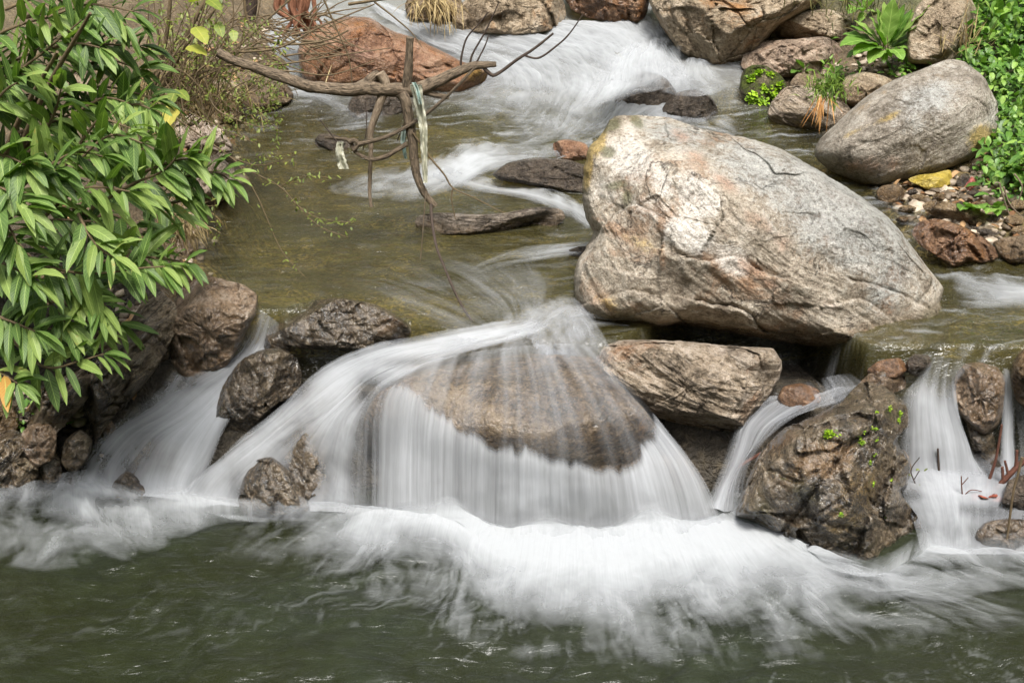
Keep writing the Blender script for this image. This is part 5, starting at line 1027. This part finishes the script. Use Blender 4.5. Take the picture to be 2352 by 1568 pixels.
# ---- grass tufts
def grass_mat(name, a, b): return plain_mat(name, a, b, 6.0, 0.7, trans=0.25)
M_gr = grass_mat("fresh_grass", (0.07, 0.13, 0.015), (0.20, 0.30, 0.04)); M_dry = grass_mat("dry_grass", (0.20, 0.14, 0.06), (0.46, 0.36, 0.18)); M_dg = grass_mat("dull_grass", (0.05, 0.06, 0.015), (0.16, 0.15, 0.05)); M_or = grass_mat("orange_needles", (0.30, 0.14, 0.04), (0.55, 0.30, 0.10))
def tuft(label, u, v, y, n, Lpx, mat, sx=20, sy=10, lean=(0, 0, 1), spread=0.6, droop=1.5, seed=1, name="grass_tuft", cat="grass"):
    r = np.random.default_rng(seed); B = Batch()
    for _ in range(n):
        p = at_y(u + r.normal(0, sx), v + r.normal(0, sy), y + r.normal(0, 0.04)); m = float(np.linalg.norm(p - CAM)) / FPX
        leaf(B, p, unit(np.array(lean) + r.normal(0, spread, 3)), Lpx * m * r.uniform(.5, 1.2), 2.4 * m, droop * r.uniform(.4, 1.4), float(r.uniform(0, 1)), nl=7, nw=2, fold=0, wavy=0)
    o = B.build(name, mat); tag(o, label, cat); return o
tuft("tuft of bleached dry grass hanging beside the cream shore stone", 400, 505, 6.15, 260, 75, M_dry, 25, 14, (0.3, -0.5, 0.3), .4, 2.5, 21)
tuft("dull olive grass drooping between shrub and twiggy bush", 330, 255, 6.6, 320, 90, M_dg, 35, 14, (0.1, -0.4, 0.2), .5, 2.2, 22)
gb = tuft("thin dry grass bed spread under the twiggy bush", 420, 215, 7.4, 700, 70, M_dry, 70, 25, (0.4, -0.2, 0.5), .7, 1.5, 23, name="dry_grass"); gb["kind"] = "stuff"
tuft("bright feathery green grass growing between the layered rock and pale stone", 1905, 205, 8.5, 360, 32, M_gr, 24, 12, (-0.2, -0.3, 0.6), .7, 1.5, 24)
tuft("dry orange needles draped over the brown layered rock", 1890, 225, 8.35, 16, 75, M_or, 9, 8, (-0.12, -0.45, -0.5), .2, .8, 25)
tuft("yellow-brown grass hanging from the olive rock by the far white water", 1000, 5, 10.2, 160, 70, M_dry, 25, 8, (0, -0.4, 0), .5, 1.8, 26)
tuft("sparse dry stalks standing in front of the tall tan boulder", 2215, 110, 8.3, 40, 80, M_dry, 30, 12, (0, -0.1, 1), .35, .4, 27)
tuft("dry weed stems at the top edge behind the dock plant", 1960, 30, 9.6, 120, 40, M_dg, 60, 15, (0, -0.1, 1), .5, .8, 28)

# ---- the dock plant and other leafy plants on the right bank
M_dock = leaf_mat("dock_leaf", (0.06, 0.14, 0.02), (0.15, 0.28, 0.045), (0.28, 0.40, 0.10), rough=0.42, veins=7, vein_amt=0.35, trans=0.28)
M_cov = leaf_mat("ground_cover_leaf", (0.03, 0.085, 0.012), (0.09, 0.20, 0.025), (0.24, 0.38, 0.07), rough=0.45, veins=4, vein_amt=0.2, trans=0.25)
def rosette(label, bu, bv, y, tips, wid=0.42, mat=None, name="leafy_weed", stems=0):
    y = float(on_ground(np.array([bu * 1.0]), np.array([bv + 12.0]))[0][1]) - 0.05 - (0.22 if stems else 0)
    o = empty(name, at_y(bu, bv, y)); tag(o, label, "plant"); B = Batch(); r = np.random.default_rng(int(bu))
    for (u, v) in tips:
        dz = r.uniform(-0.25, 0.10)
        b = at_y(bu + (u - bu) * .12, bv + (v - bv) * .12, y); t = at_y(u, v, y + dz * (0.4 if v < bv else 1))
        L = np.linalg.norm(t - b); d = unit(unit(t - b) + np.array([0, 0, .55]))
        leaf(B, b, d, L * 1.12, L * wid * r.uniform(.85, 1.15), 1.0, float(r.uniform(.15, .95)), shape=1.0, fold=.15, wavy=.05, nl=15)
    B.build("foliage", mat or M_dock, o)
    Bs = Batch()
    for k in range(3): twig(Bs, [(bu + k * 5 - 5, bv + 4), (bu + k * 6 - 8, bv - 0.55 * stems), (bu + k * 12 - 10 + k * k * 3, bv - stems)], y, 1.6, .8, n=10)
    if stems: Bs.build("stem", M_twig, o)
rosette("dock plant with a rosette of big light green leaves above the pinkish rock", 2035, 112, 8.9, [(1998, 150), (2070, 143), (1950, 138), (1962, 62), (1995, 50), (2028, 15), (2052, 8), (2098, 35), (2136, 32), (2148, 82), (2108, 98), (1940, 92), (2075, 60), (2015, 120), (2045, 135), (2090, 120), (1975, 110), (2010, 75), (2060, 100), (1935, 120), (2120, 65), (1965, 135), (2095, 140), (1955, 75), (2125, 100), (2040, 35), (2080, 22), (2010, 30), (2030, 148)], .42, name="dock_plant", stems=95)
rosette("smaller broad-leaved plant behind the long pale slab", 1985, 25, 10.0, [(1930, 10), (1950, 40), (2010, 5), (2020, 40), (1975, 55), (1940, -10), (1990, -15)])
rosette("young leafy seedling sprouting from the mossy rock crevice", 1845, 165, 8.7, [(1815, 155), (1830, 145), (1860, 150), (1870, 165), (1840, 180), (1818, 172)], .5)
rosette("low leafy weed between the pinkish rock and the pale rounded stone", 1915, 170, 8.8, [(1890, 160), (1905, 150), (1935, 155), (1945, 175), (1915, 188), (1950, 160)], .5)
rosette("tall broad-leaved weed crowning the green slope at the frame corner", 2290, 60, 8.2, [(2230, 40), (2250, 0), (2290, -10), (2330, 10), (2345, 50), (2320, 90), (2270, 95), (2240, 80), (2300, 30), (2360, 30)])
rosette("drooping pale-leaved weed at the lower end of the green slope", 2330, 390, 7.2, [(2290, 385), (2285, 405), (2310, 420), (2345, 430), (2360, 400), (2320, 365), (2295, 370)], .4)
rosette("little pale green seedling rooted in the wet gravel", 2225, 480, 7.05, [(2205, 492), (2212, 478), (2235, 472), (2250, 490), (2228, 498)], .5)
rosette("pale green seedling on the gravel beside the bare roots", 2285, 482, 7.0, [(2265, 498), (2270, 480), (2300, 470), (2320, 490), (2290, 500)], .5)

r = np.random.default_rng(77); B = Batch(); n = 8500
uu = r.uniform(2100, 2640, n); vv = r.uniform(-60, 470, n)
lim = np.interp(vv, [-60, 100, 140, 200, 260, 330, 400, 470], [2215, 2205, 2205, 2235, 2275, 2270, 2240, 2285])
ok = uu > lim + r.normal(0, 10, n); P = on_ground(uu[ok], vv[ok])
for p in P:
    h = abs(r.normal(0, 0.10)); m = float(np.linalg.norm(p - CAM)) / FPX
    big = r.random() < 0.12
    L = (r.uniform(28, 50) if big else r.uniform(10, 22)) * m
    leaf(B, p + [r.normal(0, .02), r.normal(0, .02) - .03, h], unit(r.normal(0, .6, 3) + [-.2, -0.6, 0.15]), L, L * (.4 if big else .62), r.uniform(.3, 1.2), float(r.uniform(.05, 1)), nl=6, nw=3, shape=.75)
o = B.build("ground_cover", M_cov); o["kind"] = "stuff"
B = Batch()
for (cu, cv, su, sv, k) in [(1230 - 180, 55, 14, 20, 40), (1140, 40, 14, 22, 40), (1960, 185, 30, 8, 60), (2065, 165, 25, 14, 70), (1890, 130, 10, 16, 30), (90, 960, 40, 18, 60), (190, 690, 30, 50, 60), (240, 730, 30, 30, 50), (10, 1060, 14, 25, 50)]:
    for _ in range(k):
        u, v = r.normal(cu, su), r.normal(cv, sv); p = on_ground(np.array([u]), np.array([v]))[0]; m = float(np.linalg.norm(p - CAM)) / FPX
        L = r.uniform(9, 20) * m; leaf(B, p + [0, -.06, r.uniform(.01, .09)], unit(r.normal(0, .6, 3) + [0, -.5, .2]), L, L * .6, .6, float(r.uniform(.3, 1)), nl=5, nw=3)
o = B.build("small_weeds", M_cov); o["kind"] = "stuff"

# ---------------------------------------------------------------- gravel
M_peb = plain_mat("mixed_gravel_stone", (0.10, 0.075, 0.05), (0.46, 0.38, 0.29), 14.0, 0.55, bump=.8)
def pebble(B, p, s_, r):
    nu, nv = 10, 7; th = np.linspace(0, math.pi, nv)[:, None]; ph = np.linspace(0, 2 * math.pi, nu, endpoint=False)[None]
    V = np.stack([np.sin(th) * np.cos(ph), np.sin(th) * np.sin(ph), np.cos(th) + 0 * ph], -1).reshape(-1, 3)
    for _ in range(5):
        n = unit(r.normal(0, 1, 3)); h = V @ n - r.uniform(.45, .8); V = V - np.maximum(h, 0)[:, None] * n
    a = r.uniform(0, 6.28); c_, s2 = math.cos(a), math.sin(a); V = V * [r.uniform(.8, 1.5), r.uniform(.7, 1.1), r.uniform(.4, .75)]; V = np.stack([V[:, 0] * c_ - V[:, 1] * s2, V[:, 0] * s2 + V[:, 1] * c_, V[:, 2]], -1)
    B.add(V * s_ + p, gridF(nv, nu, True), None, float(r.uniform(0, 1)))
r = np.random.default_rng(91); B = Batch(); uu = []; vv = []
for (cu, cv, su, sv, k) in [(2120, 470, 70, 45, 150), (2230, 450, 60, 40, 120), (2260, 530, 50, 25, 70), (2000, 150, 60, 40, 80), (1900, 200, 60, 30, 60), (470, 330, 50, 50, 120), (430, 560, 25, 50, 70), (300, 720, 50, 30, 60), (120, 950, 70, 50, 80), (620, 130, 80, 40, 80)]:
    uu += list(r.normal(cu, su, k)); vv += list(r.normal(cv, sv, k))
P = on_ground(np.array(uu), np.array(vv))
for p in P:
    s_ = min(.06, .012 + abs(r.normal(0, .014))); pebble(B, p + [0, 0, s_ * .15], s_, r)
o = B.build("gravel", M_peb); o["kind"] = "stuff"
B = Batch(); M_lit = plain_mat("fallen_leaf_litter", (.16, .08, .035), (.42, .26, .13), 25, .7, trans=.1)
for p in on_ground(np.concatenate([r.normal(480, 110, 260), r.normal(200, 110, 200), r.normal(2200, 90, 90)]), np.concatenate([r.normal(230, 70, 260), r.normal(700, 130, 200), r.normal(450, 50, 90)])):
    L = r.uniform(.03, .08); leaf(B, p + [0, 0, .03], unit(r.normal(0, 1, 3) * [1, 1, .3]), L, L * .5, .8, float(r.random()), nl=5, nw=3, cup=r.normal(0, .4))
o = B.build("leaf_litter", M_lit); o["kind"] = "stuff"

# ---------------------------------------------------------------- the dead branch over the stream
db = empty("dead_branch", at_y(530, 140, 7.3)); tag(db, "crooked dead branch leaning out from the left bank over the stream", "branch")
YB = 6.7
def limb(pts, r0, r1, mat, y=YB, dy=0.0, name="limb", rough=0.34, ns=12, n=None):
    B = Batch(); pts = np.array(pts, float); P = at_y(pts[:, 0], pts[:, 1], y + np.linspace(0, dy, len(pts))); m = float(np.linalg.norm(P.mean(0) - CAM)) / FPX
    tube(B, P, 1.2 * np.linspace(r0, r1, len(P)) * m, ns, seed=int(pts[0, 0]), rough=rough, n=n or max(24, len(P) * 16)); return B.build(name, mat, db)
limb([(500, 120), (535, 138), (580, 153), (650, 178), (700, 196), (745, 203), (800, 206), (835, 203), (870, 205), (921, 205), (962, 207)], 9, 14, M_bark, dy=-0.05)
limb([(955, 210), (985, 196), (1009, 185), (1051, 165), (1087, 152), (1112, 150), (1140, 148)], 14, 5, M_bark)
limb([(815, 205), (840, 195), (858, 180), (872, 172)], 12, 10, M_bark)
limb([(872, 168), (885, 196), (869, 246), (851, 302), (852, 340)], 10, 5, M_pale, y=YB - .04)
limb([(852, 335), (851, 373), (849, 439), (853, 475)], 4.5, 3, M_pale, y=YB - .04)
limb([(942, 86), (938, 150), (932, 205), (927, 226)], 7, 10, M_bark, y=YB - .06)
limb([(920, 215), (933, 240), (946, 316), (952, 370), (960, 411), (975, 445), (1000, 474)], 11, 6, M_bark, y=YB - .08, dy=-.05)
limb([(965, 207), (1000, 218), (1032, 224)], 7, 4, M_bark)
limb([(1110, 152), (1120, 165), (1139, 172), (1188, 137), (1227, 112), (1271, 77)], 4, 2, M_dark, name="twig")
limb([(1205, 128), (1238, 133), (1283, 102), (1310, 75), (1340, 32)], 2.2, 1, M_dark, name="twig")
limb([(1058, 150), (1060, 130), (1072, 88), (1100, 55), (1122, 28)], 2.2, 1, M_dark, name="twig")
limb([(1080, 152), (1085, 125), (1118, 67), (1145, 7)], 2.4, 1, M_dark, name="twig")
limb([(1092, 148), (1112, 110), (1123, 80)], 2, 1, M_dark, name="twig")
limb([(1092, 155), (1037, 211), (981, 260), (932, 292), (883, 316), (823, 331)], 2.5, 4.5, M_bark, y=YB - .12, name="twig")
limb([(935, 331), (910, 345), (886, 359), (851, 366), (816, 348), (802, 323), (775, 318), (746, 316)], 5, 3, M_bark, y=YB - .1, name="twig")
limb([(802, 325), (815, 322), (822, 332), (812, 345)], 5, 4, M_bark, y=YB - .11, name="twig")
limb([(990, 470), (992, 505), (1002, 565), (1020, 612), (1037, 653), (1060, 700), (1085, 738)], 3, 2, M_dark, y=YB - .15, dy=-.75, name="twig")
limb([(949, 306), (988, 362), (1020, 400), (1041, 432), (1090, 455), (1157, 489)], 2.2, .9, M_twig, y=YB - .12, name="twig")
limb([(1041, 432), (1037, 457), (1046, 503)], 1.8, .8, M_twig, y=YB - .12, name="twig")
limb([(978, 440), (972, 520), (966, 590), (958, 612)], 1.2, .7, M_pale, y=YB - .15, name="twig")
limb([(735, 275), (770, 320), (800, 348)], 1.3, .9, M_dark, y=YB - .12, name="twig")
limb([(840, 232), (842, 290), (834, 345)], 1.2, .8, M_dark, y=YB - .1, name="twig")
limb([(938, 265), (925, 290), (912, 325)], 1.2, .8, M_dark, y=YB - .1, name="twig")
M_rag = plain_mat("weathered_cloth", (0.40, 0.41, 0.30), (0.72, 0.70, 0.58), 30, 0.9, trans=0.2); M_teal = plain_mat("faded_teal_cloth", (0.30, 0.46, 0.43), (0.62, 0.68, 0.60), 25, .9, trans=.2)
def ribbon(name, label, pts, w0, w1, y, mat, seed, cat):
    r = np.random.default_rng(seed); C = catmull(np.array(pts, float), 50); w = np.linspace(w0, w1, 50) * (1 + .3 * fbm(np.arange(50) / 5., 0 * np.arange(50.), 0, seed, 3)); nx = 9
    x = np.linspace(-1, 1, nx); u = C[:, :1] + w[:, None] * x; v = C[:, 1:] + 0 * x
    yy = y + 0.03 * fbm(x[None] * 1.8 + 0 * u, C[:, 1:] / 40 + 0 * u, 0, seed + 1, 3) + .012 * np.cos(x * 5)[None]
    A = at_y(u, v, yy).reshape(-1, 3); n = len(A); Bk = A + [0, .004, 0]; F = gridF(50, nx)
    V = np.vstack([A, Bk]); rim = np.concatenate([np.arange(nx), np.arange(2 * nx - 1, 50 * nx, nx), np.arange(50 * nx - 2, 49 * nx - 1, -1), np.arange(48 * nx, 0, -nx)])
    Fr = np.stack([rim, np.roll(rim, -1), np.roll(rim, -1) + n, rim + n], -1)
    tag(mesh_obj(name, V, np.vstack([F, F + n, Fr]), mat, attrs={"tone": np.full(2 * n, .5)}), label, cat)
ribbon("cloth_strip", "long pale frayed cloth strip snagged along the hanging dead limb", [(955, 195), (962, 235), (972, 290), (974, 340), (977, 420)], 13, 5, YB - .16, M_rag, 3, "cloth")
ribbon("cloth_strip", "small faded teal cloth scrap behind the hanging dead limb", [(930, 290), (926, 325), (932, 365)], 8, 3, YB - .02, M_teal, 4, "cloth")
ribbon("cloth_strip", "thin teal thread of cloth dangling below the pale strip", [(950, 190), (958, 205), (966, 240)], 5, 4, YB - .19, M_teal, 5, "cloth")
ribbon("rag", "greyish torn rag hanging in two tails from the thin dead twig", [(782, 326), (780, 345), (784, 368), (790, 388)], 8, 12, YB - .13, M_rag, 6, "rag")

# ---------------------------------------------------------------- roots, litter, sticks at the shelf
M_root = plain_mat("rusty_roots", (0.14, 0.055, 0.03), (0.42, 0.20, 0.12), stretch='uv', bump=.8)
B = Batch(); r = np.random.default_rng(9)
for q in range(16):
    u0 = r.uniform(650, 725); u1 = r.uniform(640, 750)
    twig(B, [(u0, -30), (u0 + r.normal(0, 8), 20), (.5 * (u0 + u1) + r.normal(0, 8), 50), (u1, r.uniform(60, 88))], r.uniform(9.5, 9.8), r.uniform(4, 9), r.uniform(2, 4), n=20, ns=7)
tag(B.build("tree_roots", M_root), "rust-coloured tangle of roots hanging above the reddish boulder", "roots")
B = Batch(); twig(B, [(575, -40), (578, 10), (572, 48)], 9.6, 14, 12, ns=12); tag(B.build("tree_stump", M_dark), "dark stump standing at the far left beside the rusty roots", "stump")
B = Batch()
for q in range(90):
    u0, v0 = r.uniform(520, 760), r.uniform(30, 140); a = r.normal(0.1, .5); L = r.uniform(40, 120)
    twig(B, [(u0, v0), (u0 + L * .5 * math.cos(a), v0 + L * .5 * math.sin(a) + r.normal(0, 6)), (u0 + L * math.cos(a), v0 + L * math.sin(a))], r.uniform(8.6, 9.8), r.uniform(1.2, 3), .8, n=8)
o = B.build("dead_brushwood", M_twig); o["kind"] = "stuff"
B = Batch()
for pts in ([(2295, 420), (2310, 470), (2335, 540)], [(2305, 430), (2320, 470), (2350, 500)], [(2330, 400), (2348, 430), (2335, 470)]): twig(B, pts, 7.0, 2.4, 1.2, n=12)
tag(B.build("bare_roots", M_pale), "pale bare roots straggling over the wet gravel", "roots")

def plastic(name, c, rough=.35):
    g = NT(name); pos = g.n("TexCoord").outputs["Object"]; n = g.noise(pos, 22, 5, .7, 1.0)
    col = g.mix(g.ramp(n, [(.4, .8), (.62, 0)]), c, tuple(.45 * k for k in c)); b = g.n("BsdfPrincipled", None, Base_Color=col, Roughness=rough, Normal=g.bump(n, .7, .02)); return g.done(b.outputs[0])
R("plastic_bag", "crumpled dirty yellow plastic bag pinned under the egg-shaped boulder", [(2085, 412), (2110, 402), (2145, 398), (2182, 390), (2187, 420), (2165, 432), (2140, 441), (2112, 428)], (440, 'g'), 0.08, plastic("yellow_plastic", (0.40, 0.30, 0.05)), seed=141, nfac=9, cut=.3, amp=.008, cat="bag", edge=.01)
R("wrapper", "crushed red wrapper lying on the gravel by a chip of stone", [(2214, 430), (2222, 418), (2232, 405), (2240, 415), (2250, 440), (2232, 442)], (442, 'g'), 0.05, plastic("red_plastic", (0.36, 0.10, 0.08)), seed=143, nfac=8, cut=.35, amp=.006, cat="wrapper", edge=.02)

def stick(label, segs, z, mat, name="stick", leaves=()):
    o = empty(name, at_z(segs[0][0][-1][0], segs[0][0][-1][1], z)); tag(o, label, "stick"); B = Batch()
    y0 = float(at_z(segs[0][0][-1][0], segs[0][0][-1][1], z)[1])
    for (pts, r0, r1) in segs: twig(B, pts, y0, r0, r1, n=16, ns=7)
    B.build("stem", mat, o)
    if leaves:
        Bl = Batch()
        for (u, v, s) in leaves: tiny_leaves(Bl, at_y(u, v, y0), 3, s, r)
        Bl.build("foliage", M_tiny, o)
M_redbark = plain_mat("red_brown_bark", (0.05, 0.018, 0.012), (0.17, 0.075, 0.05), stretch='uv')
stick("upright thin dark twig with a curled tip standing in the right foam", [([(2301, 975), (2289, 1047), (2276, 1090), (2262, 1128)], 2.6, 4)], .08, M_redbark)
stick("thick red-brown stick with knobby side shoots sloping out of the frame", [([(2390, 1030), (2352, 1058), (2325, 1083), (2295, 1115), (2272, 1140)], 7, 6), ([(2302, 1072), (2304, 1102)], 3, 4), ([(2308, 1058), (2316, 1090)], 2.5, 3.5), ([(2336, 1034), (2333, 1074)], 3, 4)], .08, M_redbark)
stick("thin crooked pale twig leaning over the little shelf fall", [([(2348, 1050), (2338, 1090), (2327, 1131), (2318, 1200), (2308, 1262)], 3, 2.6)], .03, M_twig)
stick("blurred dark stub poking out of the right fall", [([(2154, 1030), (2156, 1070), (2157, 1105)], 2.2, 3.5)], .10, M_dark)
stick("spindly twig with yellow-green leaflets beside the mossy wet rock", [([(2112, 1050), (2093, 1078), (2100, 1105), (2112, 1128)], 1, 1.6), ([(2100, 1100), (2112, 1080)], 1, 1), ([(2070, 1120), (2112, 1128)], 1, 1)], .10, M_dark, leaves=((2112, 1078, .02), (2085, 1085, .02), (2110, 1110, .015)))
stick("tiny forked twig rising from the foam between the sticks", [([(2208, 1093), (2209, 1120), (2212, 1150)], 1.3, 1.6), ([(2224, 1096), (2210, 1112)], 1, 1.2), ([(2255, 1128), (2230, 1125), (2212, 1140)], 1, 1.2)], .10, M_redbark)
stick("short brown twig lying across the narrow cascade left of the mossy rock", [([(1696, 1072), (1722, 1056), (1748, 1040)], 4, 3.4)], .22, M_redbark)
B = Batch()
for q in range(4): leaf(B, at_z(2255 + 6 * q, 1140 + 3 * (q % 2), .12), RGT * (-.6 + .4 * q) - FWD * .5 + UPV * .3, .06, .045, 1.5, float(r.random()), cup=.4)
tag(B.build("dead_leaf", plain_mat("wet_dead_leaf", (.08, .02, .015), (.28, .08, .05), 30, .3)), "wet dark red dead leaf caught at the foot of the thick stick", "leaf")

# moss clumps on the wet ridge rock and the mossy one
from mathutils.bvhtree import BVHTree
def hit(o, u, v):
    me = o.data; off = world_loc(o)
    bvh = BVHTree.FromPolygons([vv.co + off for vv in me.vertices], [tuple(p.vertices) for p in me.polygons]) if not hasattr(hit, o.name.replace('.', '_')) else getattr(hit, o.name.replace('.', '_'))
    setattr(hit, o.name.replace('.', '_'), bvh)
    d = Vector(ray(u, v).tolist()).normalized(); loc, nor, _, _ = bvh.ray_cast(Vector(CAM.tolist()), d); return (np.array(loc), np.array(nor)) if loc else None
M_mossl = leaf_mat("bright_moss", (0.12, 0.22, 0.01), (0.24, 0.40, 0.015), (0.40, 0.55, 0.03), rough=.6, veins=2, vein_amt=0, trans=.3)
mossy = next(o for o in bpy.data.objects if 'shaggy with bright green moss' in o.get('label', ''))
for (u, v, s, k, rk) in [(1725, 182, 11, 90, mossy), (1742, 168, 12, 90, mossy), (1768, 172, 9, 60, mossy), (1755, 205, 14, 110, mossy), (1775, 215, 14, 110, mossy), (1730, 222, 14, 110, mossy), (1750, 232, 12, 90, mossy), (1790, 195, 10, 70, mossy)] + [q + (ridge,) for q in [(1905, 995, 13, 90), (1897, 1000, 8, 30), (1978, 1016, 9, 50), (2042, 938, 7, 30), (2066, 950, 7, 30), (2062, 965, 7, 35), (2015, 948, 6, 20), (2008, 985, 8, 30), (1985, 990, 5, 14), (2010, 1045, 7, 25), (1998, 1060, 5, 16), (1930, 1182, 8, 40), (2035, 1187, 5, 20), (2005, 1110, 7, 30), (2050, 1105, 6, 20), (2012, 1010, 6, 16)]]:
    h = hit(rk, u, v)
    if h is None: continue
    B = Batch(); m = float(np.linalg.norm(h[0] - CAM)) / FPX
    for _ in range(k):
        q = h[0] + r.normal(0, s * m * .5, 3) * (1 - np.abs(h[1]) * .6)
        L = s * m * r.uniform(.4, .8); leaf(B, q, unit(h[1] + r.normal(0, .6, 3)), L, L * .7, .5, float(r.random()), nl=4, nw=3)
    B.build("moss_clump", M_mossl, rk)
